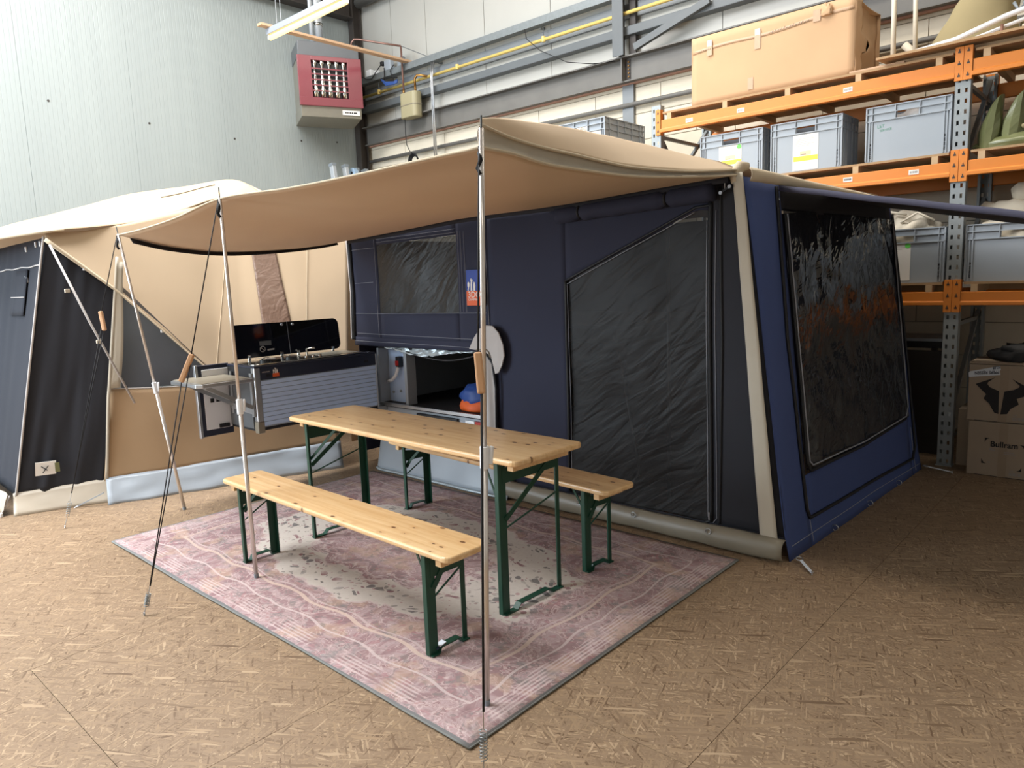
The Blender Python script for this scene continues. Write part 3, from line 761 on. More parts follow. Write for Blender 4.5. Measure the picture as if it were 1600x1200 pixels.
def beer_furniture(name, label, cat, L, W, H, inset, spread, thick, group=None):
    """folding beer-garden table or bench: long axis X, origin on the ground in the middle"""
    t = thing(name, label, cat, (0, 0, 0), group)
    poly = rr(L, W, 0.035, 4)
    MB().prism(poly, H - thick, H, lambda a, b, c: (a, b, c)).build('plank_top', 'pine', t, bevel=0.009, seg=3)
    tb = H - thick
    bench = W < 0.3
    for sx in (-1, 1):
        xe = sx * (L / 2 - inset)
        xb = sx * (L / 2 - inset * 0.55)
        MB().box(xb - 0.018, xb + 0.018, -W / 2 * 0.80, W / 2 * 0.80, tb - 0.036, tb).build('cross_batten', 'pine', t, bevel=0.002)
        if not bench:
            xm = sx * (L / 2 - 0.62)
            MB().box(min(xm, xm - sx * 0.5), max(xm, xm - sx * 0.5), -0.05, -0.02, tb - 0.03, tb).build('stop_batten', 'pine', t, bevel=0.002)
        for sy, w in ((-1, 0.044), (1, 0.026)):
            if sx < 0: w = 0.07 - w
            y = sy * (spread - w / 2)
            # angle-section leg
            lg = MB().box(xe - 0.0025, xe + 0.0025, y - w / 2, y + w / 2, 0.0, tb)
            yo = y - sy * w / 2 if sy < 0 else y + w / 2
            lg.box(min(xe, xe - sx * 0.026), max(xe, xe - sx * 0.026), y + sy * w / 2 - 0.003, y + sy * w / 2 + 0.003, 0.0, tb)
            lg.build('leg', 'green', t, bevel=0.0015)
        zc = tb - 0.075
        MB().prism([(-spread + 0.02, zc - 0.03), (spread - 0.01, zc - 0.03), (spread - 0.01, zc + 0.02), (0.03, zc + 0.025), (-spread + 0.02, zc + 0.045)], xe - 0.004, xe + 0.004, lambda a, b, c: (c, a, b)).build('top_crossbar', 'green', t)
        zlo = H * 0.60 if not bench else H * 0.62
        MB().bar((xe + sx * 0.006, -spread + 0.03, zlo), (xe + sx * 0.006, spread - 0.03 if not bench else 0.02, tb - 0.03), 0.005, 0.026, (0, 0, 1)).build('diagonal_brace', 'green', t)
        MB().tube([(xe, -spread + 0.03, zlo - 0.045), (xe, spread - 0.02, zlo + 0.045)], 0.0045, 8).build('rod', 'green', t)
        # pressed foot bar with raised middle
        pts = [(-spread, 0.006), (-spread * 0.62, 0.006), (-spread * 0.5, 0.03), (spread * 0.5, 0.03), (spread * 0.62, 0.006), (spread, 0.006)]
        MB().prism(pts + [(a, b - 0.005) for a, b in reversed(pts)], xe - 0.017, xe + 0.017, lambda a, b, c: (c, a, b)).build('foot_bar', 'green', t)
        # folding strut to the middle of the top
        MB().bar((xe - sx * 0.01, -spread + 0.02, H * 0.66), (xe - sx * (0.22 if not bench else 0.14), -spread * 0.5, tb - 0.005), 0.004, 0.016).build('folding_strut', 'green', t)
    remember(t)
    return t


tbl = beer_furniture('beer_table', 'long varnished pine folding table with green steel legs on the rug', 'table', 1.94, 0.49, 0.765, 0.14, 0.211, 0.028)
tbl.location = (-3.032, 2.540, RUGZ); tbl.rotation_euler = (0, 0, -0.0254)
b1 = beer_furniture('beer_bench', 'sunlit pine bench on the open side of the table, away from the tent wall', 'bench', 1.967, 0.247, 0.475, 0.161, 0.106, 0.028, 'pine folding benches')
b1.location = (-3.017, 1.9655, RUGZ); b1.rotation_euler = (0, 0, -0.0204)
b2 = copy_tree(b1); b2['label'] = 'shaded pine bench between the table and the navy tent wall'
b2.location = (-3.010, 3.114, RUGZ); b2.rotation_euler = (0, 0, -0.0757)
wt = thing('white_tag', 'tiny white foil tag on the foot bar of the sunlit bench', 'tag', (-2.19, 1.90, 0.05))
MB().bar((-2.195, 1.885, 0.044), (-2.195, 1.92, 0.053), 0.03, 0.002).build('foil', 'tapewhite', wt)
MB().bar((-2.195, 1.872, 0.036), (-2.195, 1.886, 0.044), 0.026, 0.0022).build('fold', 'tapeink', wt)

# ================================================================== MAIN TENT
FY = 3.75     # plane of the front wall
mt = thing('trailer_tent', 'navy and sand trailer tent with awning, mesh door and clear side window', 'tent', (-3.4, 4.6, 0))
TOPZ = [(-5.25, 1.95), (-4.77, 1.967), (-4.15, 2.001), (-3.67, 2.022), (-2.82, 2.03), (-2.35, 2.048), (-1.73, 2.07)]
# door opening in the front wall
DX0, DX1, DZ0 = -2.905, -1.895, 0.12
def door_top(x): return interp(x, [(-2.905, 1.54), (-1.97, 1.915), (-1.895, 1.90)])
def wall_y(x, z):
    return FY + 0.010 * nz(x * 1.3, z * 0.9, 1.0) + 0.006 * nz(x * 3.5, z * 2.0, 4.0)
def sidex(z): return -1.43 - 0.135 * z
def wall_patch(name, x0, x1, zlo, zhi, m, nu=20, nv=20, off=0.0, parent=mt, amp=1.0, solid=0.004):
    def P(u, v):
        a = x0 if not callable(x0) else None
        z_l = zlo if not callable(zlo) else None
        x = lerp(x0, x1, u)
        zl = zlo(x) if callable(zlo) else zlo; zh = zhi(x) if callable(zhi) else zhi
        z = lerp(zl, zh, v)
        y = FY + (wall_y(x, z) - FY) * amp + off
        return (x, y, z)
    return MB().grid(P, nu, nv).build(name, m, parent, smooth=True, solid=solid)
top = lambda x: interp(x, TOPZ) + 0.03
fw = wall_patch('front_wall', -3.60, DX0, 0.10, top, 'navy', 14, 24)
# wall over the trailer
fo = wall_patch('front_wall', -5.24, -4.86, lambda x: interp(x, [(-5.24, 1.09), (-3.6, 1.07)]), top, 'navy', 8, 18)
wall_patch('front_wall', -4.86, -3.92, lambda x: interp(x, [(-5.24, 1.09), (-3.6, 1.07)]), 1.33, 'navy', 16, 6)
wall_patch('front_wall', -4.86, -3.92, lambda x: interp(x, [(-4.86, 1.885), (-3.92, 1.905)]), top, 'navy', 16, 4)
wall_patch('front_wall', -3.92, -3.60, 1.07, top, 'navy', 8, 18)
# door surround and right strip
wall_patch('front_wall', DX0, DX1, door_top, top, 'navy', 20, 8)
def Pr(u, v):
    z = lerp(0.10, 2.07, v); x = lerp(DX1, sidex(z) - 0.002, u); return (x, wall_y(x, z), z)
MB().grid(Pr, 8, 24).build('front_wall', 'dknavy', mt, smooth=True, solid=0.004)
wall_patch('door_sill', DX0, DX1, 0.06, DZ0, 'dknavy', 12, 2)
wall_patch('mesh_door', DX0, DX1, DZ0, door_top, 'mesh', 36, 44, off=0.012, amp=3.0, solid=0)
wall_patch('tinted_window', -4.86, -3.92, 1.33, lambda x: interp(x, [(-4.86, 1.885), (-3.92, 1.905)]), 'tinted', 30, 20, off=0.004, amp=2.0, solid=0)
# stitching and zips of the front
def line(name, pts, r, m, off=-0.006, n=24, parent=mt, seg=5):
    P = [];
    for (x0, z0), (x1, z1) in zip(pts, pts[1:]):
        for k in range(n):
            x = lerp(x0, x1, k / n); z = lerp(z0, z1, k / n); P.append((x, wall_y(x, z) + off, z))
    x, z = pts[-1]; P.append((x, wall_y(x, z) + off, z))
    return MB().tube(P, r, seg).build(name, m, parent, smooth=True)
line('door_zip', [(-2.912, 0.14), (-2.915, 0.8), (-2.908, 1.545)], 0.010, 'zip')
line('door_zip', [(-2.908, 1.545), (-1.985, 1.925), (-1.90, 1.93)], 0.008, 'zip')
line('door_zip', [(-1.895, 1.95), (-1.90, 1.2), (-1.885, 0.14), (-1.93, 0.115), (-2.5, 0.118)], 0.012, 'zip')
line('door_zip', [(-1.838, 2.02), (-1.825, 1.2), (-1.835, 0.10)], 0.008, 'zip')
line('stitching', [(-2.895, 1.525), (-1.99, 1.90)], 0.0022, 'thread')
line('stitching', [(-2.890, 0.2), (-2.895, 1.52)], 0.0015, 'thread')
line('stitching', [(-1.915, 1.85), (-1.92, 1.2), (-1.905, 0.16)], 0.002, 'thread')
line('stitching', [(-1.862, 1.9), (-1.868, 1.2), (-1.85, 0.16), (-1.9, 0.09), (-2.9, 0.10)], 0.0018, 'thread')
line('stitching', [(-5.23, 1.86), (-4.88, 1.865)], 0.0016, 'thread')
line('stitching', [(-4.89, 1.12), (-4.885, 1.93)], 0.0014, 'thread')
line('stitching', [(-5.2, 1.325), (-4.86, 1.325), (-3.63, 1.335)], 0.0018, 'thread')
line('stitching', [(-5.18, 1.58), (-4.93, 1.585)], 0.0016, 'thread')
for d in (0.02, 0.05, 0.085):
    line('stitching', [(-3.92 + d, 1.34), (-3.92 + d, 1.93)], 0.0013, 'thread')
for d in (0.02, 0.045):
    line('stitching', [(-4.86, 1.885 + d), (-3.92, 1.905 + d)], 0.0013, 'thread')
line('stitching', [(-3.61, 1.07), (-3.625, 2.0)], 0.0016, 'thread')
line('stitching', [(-5.2, 1.155), (-3.7, 1.14)], 0.0016, 'thread')
line('stitching', [(-3.58, 1.995), (-2.93, 2.0)], 0.0014, 'thread')
line('zip_edge', [(-5.235, 1.95), (-5.215, 1.5), (-5.25, 1.10)], 0.024, 'zip')
line('piping', [(-5.275, 1.95), (-5.25, 1.5), (-5.29, 1.10)], 0.009, 'greycloth')
wall_patch('bottom_hem', -5.24, -3.63, 1.05, 1.125, 'navy', 20, 3, off=-0.008)
line('stitching', [(-5.24, 1.09), (-3.63, 1.078)], 0.0016, 'thread', -0.014)
pl = MB().bar((-1.888, 3.725, 0.15), (-1.888, 3.722, 0.195), 0.010, 0.004).build('zip_puller', 'alu', mt)
# roll of the opened door flap above the mesh door
rollP = [(lerp(-2.93, -1.86, k / 30), 3.705 + 0.008 * nz(k * 0.6, 0, 0), lerp(1.955, 1.995, k / 30) + 0.006 * nz(k * 0.9, 3, 0)) for k in range(31)]
rollR = [0.050 + 0.006 * nz(k * 0.7, 7, 0) - (0.018 if k in (5, 22) else 0) for k in range(31)]
MB().tube(rollP, rollR, 14).build('rolled_door_flap', 'navy', mt, smooth=True)
for k in (5, 22):
    x, y, z = rollP[k]
    MB().tube([(x + 0.004, y + 0.036 * cos(a), z + 0.036 * sin(a)) for a in [2 * pi * q / 12 for q in range(13)]], 0.009, 6, cap=False).build('flap_strap', 'zip', mt, smooth=True)
# logo patch
lg = MB().box(-3.803, -3.63, 3.722, 3.728, 1.39, 1.645).build('logo_patch', 'logoblue', mt)
MB().box(-3.803, -3.63, 3.719, 3.722, 1.39, 1.495).build('orange_field', 'logoorange', lg)
text('3DOG', 0.062, (-3.788, 3.7185, 1.448), (1, 0, 0), (0, 0, 1), 'paper', lg)
text('CAMPING', 0.024, (-3.785, 3.7185, 1.425), (1, 0, 0), (0, 0, 1), 'paper', lg)
def dog_mark(parent, x, y, z, s, m='paper', axis='x'):
    shapes = [[(0, 0), (.10, 0), (.16, .25), (.24, .42), (.22, .62), (.12, .72), (.02, .62), (0, .42), (.06, .25)],
              [(.34, 0), (.52, 0), (.52, .55), (.62, .9), (.50, .86), (.44, 1.0), (.30, .84), (.40, .78), (.36, .5)],
              [(.66, 0), (.86, 0), (.9, .4), (.84, .66), (.74, .7), (.66, .45)]]
    for k, sh in enumerate(shapes):
        f = (lambda a, b, c: (x + a * s, y + c, z + b * s)) if axis == 'x' else (lambda a, b, c: (y + c, x + a * s, z + b * s))
        MB().prism(sh, 0, -0.002 if axis == 'x' else 0.002, f).build('logo_figure', m, parent)
dog_mark(lg, -3.79, 3.721, 1.497, 0.09)
# tan corner strip and its rolled top
def Pc(u, v):
    z = lerp(0.05, 2.08, v); xr = lerp(-1.475, -1.70, v); w = lerp(0.098, 0.056, v)
    x = xr - w * (1 - u); return (x, 3.715 - 0.003 * sin(u * pi) + 0.006 * nz(x * 4, z * 3, 0), z)
MB().grid(Pc, 4, 30).build('corner_strip', 'tanstrip', mt, smooth=True, solid=0.003)

# side wall facing the racks, with the clear window
A0 = Vector((-1.43, 3.80, 0)); A1 = Vector((-1.34, 6.10, 0))
def side(y, z, off=0.0):
    base = lerp(A0.x, A1.x, (y - 3.8) / 2.3)
    return Vector((base - 0.135 * z + off + 0.010 * nz(y * 1.4, z * 1.1, 7.0) + 0.05 * max(0, 0.15 - z), y, z))
def side_patch(name, ya, yb, zlo, zhi, m, nu=16, nv=16, off=0.0, wr=0.0, solid=0.004):
    def P(u, v):
        z0 = zlo(u) if callable(zlo) else zlo; z1 = zhi(u) if callable(zhi) else zhi
        z = lerp(z0, z1, v)
        y0 = ya(z) if callable(ya) else ya; y1 = yb(z) if callable(yb) else yb
        y = lerp(y0, y1, u)
        p = side(y, z, off)
        if wr:
            p.x += wr * (nz(y * 5 + z * 2.0, z * 2.4 - y, 3.0) + 0.6 * nz(y * 11 + z * 6, z * 5 - y * 3, 9.0))
        return p
    return MB().grid(P, nu, nv).build(name, m, mt, smooth=True, solid=solid)
YWL = lambda z: lerp(4.05, 4.16, z / 2.0)     # left edge of the window
YWR = lambda z: lerp(5.93, 6.06, z / 2.0)
YEND = lambda z: lerp(6.14, 6.085, z / 2.0)
side_patch('side_wall', 3.745, YWL, 0.0, 2.06, 'blue', 6, 30)
side_patch('side_wall', YWR, YEND, 0.0, lambda u: lerp(2.03, 2.03, u), 'blue', 4, 30)
side_patch('side_wall', YWL, YWR, 0.0, lambda u: lerp(0.40, 0.42, u), 'blue', 24, 10)
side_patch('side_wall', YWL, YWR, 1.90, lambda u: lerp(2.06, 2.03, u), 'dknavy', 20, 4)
side_patch('clear_window', YWL, YWR, lambda u: lerp(0.42, 0.44, u), 1.91, 'clear', 60, 60, off=0.012, wr=0.018, solid=0)
def sline(name, pts, r, m, off=0.012, n=24):
    P = []
    for (y0, z0), (y1, z1) in zip(pts, pts[1:]):
        for k in range(n): P.append(side(lerp(y0, y1, k / n) + 0.006 * nz(z0 + k * 0.3, 3, 0), lerp(z0, z1, k / n), off))
    P.append(side(pts[-1][0], pts[-1][1], off))
    return MB().tube(P, r, 6).build(name, m, mt, smooth=True)
sline('window_edge', [(4.16, 1.88), (4.12, 1.2), (4.085, 0.47), (4.12, 0.42), (5.0, 0.405), (5.85, 0.44), (5.93, 0.52), (6.0, 1.2), (6.05, 1.88)], 0.010, 'zip', 0.018)
sline('window_binding', [(4.175, 1.88), (4.135, 1.2), (4.10, 0.48), (4.14, 0.45), (5.0, 0.43), (5.85, 0.46), (5.91, 0.52), (5.98, 1.2), (6.03, 1.88)], 0.0045, 'thread', 0.026)
sline('panel_zip', [(4.10, 2.03), (4.02, 1.2), (4.03, 0.22), (4.06, 0.16), (5.0, 0.145), (5.95, 0.12), (6.04, 0.2), (6.09, 1.2), (6.085, 1.95)], 0.010, 'zip', 0.010)
sline('stitching', [(3.80, 0.07), (5.0, 0.07), (6.1, 0.05)], 0.002, 'thread', 0.004)
sline('stitching', [(4.07, 0.02), (4.06, 0.40)], 0.002, 'thread', 0.004)
sline('stitching', [(6.0, 0.02), (6.0, 0.35)], 0.002, 'thread', 0.004)
for y in (4.35, 4.95, 5.55):
    p = side(y, 0.02, 0.015)
    MB().tube([(p.x + 0.018 * cos(a), p.y + 0.004, p.z + 0.006 + 0.018 * sin(a)) for a in [2 * pi * q / 10 for q in range(11)]], 0.003, 5, cap=False).build('ground_ring', 'alu', mt, smooth=True)
MB().bar((-1.69, 4.10, 2.02), (-1.665, 4.115, 1.955), 0.012, 0.005).build('zip_puller', 'alu', mt)
# lower back and far side of the tent
MB().grid(lambda u, v: (lerp(-5.24, side(6.11, 2.03 * v).x - 0.01, u), 6.12, lerp(0, 2.03, v)), 12, 6).build('rear_wall', 'navy', mt, solid=0.004)
MB().grid(lambda u, v: (-5.24, lerp(3.78, 6.12, u), lerp(0.1, 1.95, v)), 6, 6).build('far_side_wall', 'navy', mt, solid=0.004)
# roof of the tent
def Prf(u, v):
    x = lerp(-5.24, -1.71, u); y = lerp(3.76, 6.12, v); z0 = interp(x, TOPZ)
    return (x, y, z0 + 0.035 + 0.04 * sin(pi * v) * min(1, (1 - u) * 4))
MB().grid(Prf, 20, 14).build('tent_roof', 'tan', mt, smooth=True, solid=0.004)
# eave band along the side
def Peb(u, v):
    y = lerp(3.76, 6.14, u); zt = lerp(2.105, 2.055, u); h = lerp(0.07, 0.022, u) if u < 0.5 else lerp(0.046, 0.03, (u - 0.5) * 2)
    p = side(y, 2.0, 0.020 + 0.012 * sin(v * pi)); return (p.x, y, zt - h * (1 - v))
MB().grid(Peb, 30, 4).build('eave_band', 'tanhem', mt, smooth=True, solid=0.004)
MB().tube([(-1.745, 3.72, 2.03), (-1.755, 3.735, 2.075), (-1.735, 3.76, 2.115), (-1.71, 3.80, 2.118)], [0.018, 0.03, 0.034, 0.02], 10).build('corner_fold', 'tanhem', mt, smooth=True)
# propped side flap
def Pf(u, v):
    x = lerp(-1.66, -0.10, u); y = lerp(4.10, 6.06, v); return (x, y, 2.022 - 0.215 * (x + 1.66) - 0.012 * v + 0.004 * nz(x * 4, y * 3, 0))
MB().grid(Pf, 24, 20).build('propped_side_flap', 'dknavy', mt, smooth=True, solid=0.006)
MB().tube([Pf(k / 24, 0.0) for k in range(25)], 0.012, 8).build('flap_hem', 'greycloth', mt, smooth=True) if False else None
M['flaphem'] = mat('slate_hem', (74, 74, 92), 0.8, var=0.04)
MB().grid(lambda u, v: (Pf(u, 0)[0], Pf(u, 0)[1] - 0.006, Pf(u, 0)[2] + lerp(-0.018, 0.014, v)), 24, 2).build('flap_hem', 'flaphem', mt, smooth=True, solid=0.008)
for y in (4.1, 6.0):
    MB().tube([(-0.14, y, 0.0), (-0.14, y, 1.70)], 0.011, 8).build('flap_pole', 'chrome', mt, smooth=True)
# sausage skirt at the foot of the front wall
def Psk(u, v):
    x = lerp(-3.5, -1.44, u); a = lerp(-0.35 * pi, 0.62 * pi, v); r = 0.062 + 0.010 * nz(x * 2, 0, 0) + 0.006 * nz(x * 7, v * 3, 2)
    return (x, 3.735 - 0.025 - r * cos(a) * 0.75, 0.066 + r * sin(a))
MB().grid(Psk, 50, 10).build('ground_skirt', 'pvcgrey', mt, smooth=True, solid=0.003)
for x in (-2.78, -2.36, -1.86):
    MB().tube([(x + 0.016 * cos(a), 3.66, 0.105 + 0.016 * sin(a)) for a in [2 * pi * q / 10 for q in range(11)]], 0.003, 5, cap=False).build('ground_ring', 'alu', mt, smooth=True)
wall_patch('base_band', -3.55, -1.46, 0.085, 0.13, 'ltnavy', 30, 2, off=-0.01)
# poles and bed glimpsed through the mesh
MB().tube([(-2.45, 4.25, 0.02), (-2.45, 4.25, 2.02)], 0.012, 8).build('inner_pole', 'alu', mt, smooth=True)
MB().tube([(-2.52, 4.0, 0.25), (-2.78, 4.15, 1.05)], 0.008, 8).build('inner_strut', 'alu', mt, smooth=True)
MB().box(-5.1, -2.9, 4.3, 6.0, 1.08, 1.22).build('mattress', 'bed', mt, bevel=0.03)

# the awning
P3 = Vector((-5.222, 1.90, 1.955)); P1 = Vector((-1.705, 1.76, 1.998))
front = [P3, Vector((-4.75, 1.86, 1.955)), Vector((-4.2, 1.83, 1.975)), Vector((-3.60, 1.81, 2.025)), Vector((-2.92, 1.78, 2.000)), Vector((-2.44, 1.775, 1.996)), Vector((-2.0, 1.765, 1.998)), P1]
back = [Vector((x, 3.735, z)) for x, z in TOPZ] ; back[0] = Vector((-5.25, 3.735, 1.948))
left = [P3, Vector((-5.27, 2.23, 1.886)), Vector((-5.28, 2.63, 1.850)), Vector((-5.28, 3.13, 1.868)), Vector((-5.26, 3.49, 1.905)), back[0]]
right = [P1, Vector((-1.74, 1.96, 2.003)), Vector((-1.75, 2.14, 1.988)), Vector((-1.75, 2.33, 1.984)), Vector((-1.75, 2.79, 1.990)), Vector((-1.75, 3.38, 2.036)), back[-1]]
def poly_len(pts, u):
    """arc-length interpolation"""
    ds = [0]
    for a, b in zip(pts, pts[1:]): ds.append(ds[-1] + (b - a).length)
    t = u * ds[-1]
    for i in range(len(pts) - 1):
        if t <= ds[i + 1] + 1e-9:
            return poly_at(pts, (i + (t - ds[i]) / (ds[i + 1] - ds[i])) / (len(pts) - 1))
    return pts[-1].copy()
def coons(u, v):
    f = poly_len(front, u); b = poly_len(back, u); l = poly_len(left, v); r = poly_len(right, v)
    p = f * (1 - v) + b * v + l * (1 - u) + r * u - (front[0] * (1 - u) * (1 - v) + front[-1] * u * (1 - v) + back[0] * (1 - u) * v + back[-1] * u * v)
    e = min(u, 1 - u, v, 1 - v)
    p.z += (-0.018 * sin(pi * u) * sin(pi * v)) + 0.006 * nz(p.x * 1.5, p.y * 1.5, 0) * min(1, e * 8)
    return p
MB().grid(coons, 64, 36).build('awning_canopy', 'tan', mt, smooth=True, solid=0.003)
MB().tube([coons(k / 60, 0) for k in range(61)], 0.0045, 6).build('awning_hem', 'tanhem', mt, smooth=True)
MB().tube([coons(0, k / 30) for k in range(31)], 0.0045, 6).build('awning_hem', 'tanhem', mt, smooth=True)
MB().tube([coons(1, k / 30) for k in range(31)], 0.0055, 6).build('awning_hem', 'tanhem', mt, smooth=True)
MB().grid(lambda u, v: coons(0.02 + 0.97 * u, 0.985) + Vector((0, -0.02, -0.03 * v - 0.004)), 40, 2).build('dark_rail_strip', 'dknavy', mt, smooth=True, solid=0.004)
MB().grid(lambda u, v: coons(0.002 + 0.016 * v * (1 - 0.7 * u), 0.04 + 0.9 * u) + Vector((0, 0, -0.006 - 0.034 * v * (1 - 0.6 * u))), 30, 3).build('zip_edge', 'dknavy', mt, smooth=True, solid=0.006)
# upper roof sheet from the near pole to the tent corner
hem = [Vector(p) for p in ((-1.70, 1.765, 2.068), (-1.745, 1.964, 2.056), (-1.75, 2.14, 2.044), (-1.75, 2.334, 2.037), (-1.75, 2.55, 2.028), (-1.75, 2.79, 2.026), (-1.75, 3.25, 2.050), (-1.735, 3.76, 2.100))]
crest = [Vector(p) for p in ((-1.715, 1.775, 2.092), (-1.76, 1.90, 2.118), (-1.855, 2.14, 2.158), (-1.925, 2.40, 2.187), (-2.0, 2.68, 2.215), (-2.1, 3.01, 2.247), (-2.19, 3.63, 2.272), (-2.275, 4.39, 2.285))]
land = [Vector(p) for p in ((-1.725, 1.785, 2.085), (-1.82, 1.95, 2.085), (-2.0, 2.20, 2.08), (-2.25, 2.5, 2.09), (-2.7, 2.9, 2.08), (-2.9, 3.2, 2.09), (-3.1, 3.7, 2.10), (-3.3, 4.4, 2.12))]
def Pup(u, v):
    a = poly_at(hem, u); b = poly_at(crest, u); c = poly_at(land, u)
    if v < 0.5:
        t = v * 2; p = a.lerp(b, t); p.z += 0.012 * sin(pi * t) * min(1, u * 4)
    else:
        t = v * 2 - 1; p = b.lerp(c, t); p.z -= 0.01 * sin(pi * t)
    p.z += 0.004 * nz(p.x * 5, p.y * 4, 2) * min(1, u * 5)
    return p
MB().grid(Pup, 44, 24).build('roof_sheet', 'tan', mt, smooth=True, solid=0.003)
MB().tube([poly_at(hem, k / 44) for k in range(45)], 0.006, 6).build('roof_hem', 'tanhem', mt, smooth=True)
# hanging valance between the two hems
def Pv(u, v):
    a = poly_at(hem, u) + Vector((-0.012, 0, 0)); b = poly_at(right, u); b.y = lerp(b.y, a.y, 0.4)
    p = a.lerp(b, v); p.x -= 0.02 * sin(pi * v) * (0.6 + 0.5 * nz(u * 14, 0, 3)); return p
MB().grid(Pv, 50, 4).build('valance', 'tanstrip', mt, smooth=True, solid=0.003)
# end of the tent on the near pole: strap and small toggle at the tent corner
MB().tube([(-1.80, 3.715, 2.055), (-1.797, 3.712, 2.0)], 0.003, 5).build('toggle_cord', 'greycloth', mt)
MB().bar((-1.815, 3.705, 1.985), (-1.765, 3.705, 2.012), 0.012, 0.012).build('toggle', 'zip', mt)
for x, z in ((-1.815, 1.985), (-1.765, 2.012)):
    MB().tube([(x, 3.705, z), (x, 3.695, z)], 0.010, 10).build('toggle_ring', 'alu', mt)

# ground pegs with bungees at the tent corner and far side
def peg(name, label, p0, p1):
    t = thing(name, label, 'tent peg', (p1[0], p1[1], 0), 'pale rubber ground pegs of the blue side wall')
    p0 = Vector(p0); p1 = Vector(p1); d = (p1 - p0).normalized(); sd = d.cross(Vector((0, 0, 1))).normalized()
    loop = [p0 + d * (0.022 - 0.022 * cos(a)) * 0.9 + sd * 0.018 * sin(a) for a in [2 * pi * q / 12 for q in range(13)]]
    MB().tube(loop, 0.003, 6, cap=False).build('wire_loop', 'alu', t, smooth=True)
    MB().bar(p0 + d * 0.035, p1, 0.013, 0.006).build('rubber_strap', 'tapewhite', t)
    MB().tube([p1 - d * 0.01, p1 + Vector((0, 0, 0.008)), (p1.x, p1.y, 0.0)], 0.004, 6).build('hook', 'alu', t)
peg('ground_peg', 'pale strap peg at the front corner of the blue side wall', (-1.385, 3.755, 0.035), (-1.27, 3.645, 0.012))
peg('ground_peg', 'pale strap peg at the rear corner of the blue side wall', (-1.315, 6.10, 0.04), (-1.12, 6.12, 0.012))

# ================================================================== TRAILER UNDER THE TENT
tl = thing('camping_trailer', 'grey trailer body with open storage hatch under the navy tent wall', 'trailer', (-4.2, 4.4, 0))
TY = 3.77
MB().box(-4.98, -4.955, TY, 5.4, 0.50, 1.03).build('end_panel', 'pvc', tl)
MB().box(-4.955, -4.64, TY + 0.10, TY + 0.12, 0.56, 1.03).build('side_panel', 'kitgrey', tl, bevel=0.003)
MB().box(-4.655, -4.62, TY + 0.02, TY + 0.12, 0.56, 1.03).build('hatch_jamb', 'pvc', tl, bevel=0.004)
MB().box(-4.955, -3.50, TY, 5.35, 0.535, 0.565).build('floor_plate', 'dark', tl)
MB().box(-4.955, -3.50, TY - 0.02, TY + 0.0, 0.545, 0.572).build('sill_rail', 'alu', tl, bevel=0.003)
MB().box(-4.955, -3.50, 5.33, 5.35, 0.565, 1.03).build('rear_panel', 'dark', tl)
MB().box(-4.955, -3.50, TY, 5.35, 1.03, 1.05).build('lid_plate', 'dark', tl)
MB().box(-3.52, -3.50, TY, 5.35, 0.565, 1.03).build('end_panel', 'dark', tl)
MB().box(-4.95, -3.50, TY + 0.02, TY + 0.05, 0.36, 0.54).build('chassis_panel', 'pvc', tl, bevel=0.004)
MB().box(-4.50, -4.02, TY - 0.005, TY + 0.02, 0.455, 0.515).build('latch_bar', 'black', tl, bevel=0.008)
MB().box(-3.82, -3.70, TY - 0.005, TY + 0.02, 0.46, 0.515).build('reflector', 'redlight', tl, bevel=0.004)
MB().box(-3.93, -3.83, TY - 0.003, TY + 0.02, 0.46, 0.515).build('number_plate', 'white', tl, bevel=0.004)
for x, z in ((-4.90, 0.645), (-4.80, 0.66)):
    MB().tube([(x, TY + 0.10, z), (x, TY + 0.09, z)], 0.011, 10).build('bolt', 'alu', tl)
MB().tube([(-4.94, TY + 0.07, 0.74), (-4.86, TY + 0.05, 0.755), (-4.80, TY + 0.05, 0.80), (-4.775, TY + 0.06, 0.87)], 0.015, 8).build('hose', 'white', tl, smooth=True)
MB().box(-4.80, -4.755, TY + 0.05, TY + 0.10, 0.87, 0.96).build('latch', 'black', tl, bevel=0.006)
MB().box(-4.797, -4.758, TY + 0.045, TY + 0.05, 0.885, 0.925).build('warning_label', 'redlight', tl)
# PVC skirt round the trailer
def Pts(u, v):
    x = lerp(-5.06, -3.42, u); z = lerp(0.0, 0.40, v)
    return (x, 3.69 + 0.05 * v + 0.012 * nz(x * 3, z * 4, 1) - 0.03 * (1 - v) ** 2 + (0.12 * (1 - u * 8) ** 2 if u < 0.125 else 0), z)
MB().grid(Pts, 50, 8).build('ground_skirt', 'pvc', tl, smooth=True, solid=0.003)
MB().tube([(x, Pts((x + 5.06) / 1.64, 0.0)[1] - 0.005, 0.012) for x in [lerp(-4.95, -3.5, k / 30) for k in range(31)]], 0.012, 6).build('skirt_weld', 'silver', tl, smooth=True)
# crumpled silver lining hanging under the hem
def Psl(u, v):
    x = lerp(-4.85, -3.70, u); sag = 0.055 * sin(pi * min(1, u * 1.05)) * (0.7 + 0.4 * sin(u * 5))
    return (x, 3.775 + 0.02 * nz(x * 14, v * 2, 0) - 0.02 * v, 1.055 - (0.012 + sag) * v + 0.010 * nz(x * 22, v * 3, 5) * v)
MB().grid(Psl, 90, 6).build('silver_lining', 'silver', tl, smooth=True, solid=0.003)
MB().tube([(lerp(-4.75, -3.72, k / 30), 3.765, 1.035 - 0.07 * sin(pi * (k / 30) ** 1.3)) for k in range(31)], 0.008, 6).build('lining_edge', 'black', tl, smooth=True)
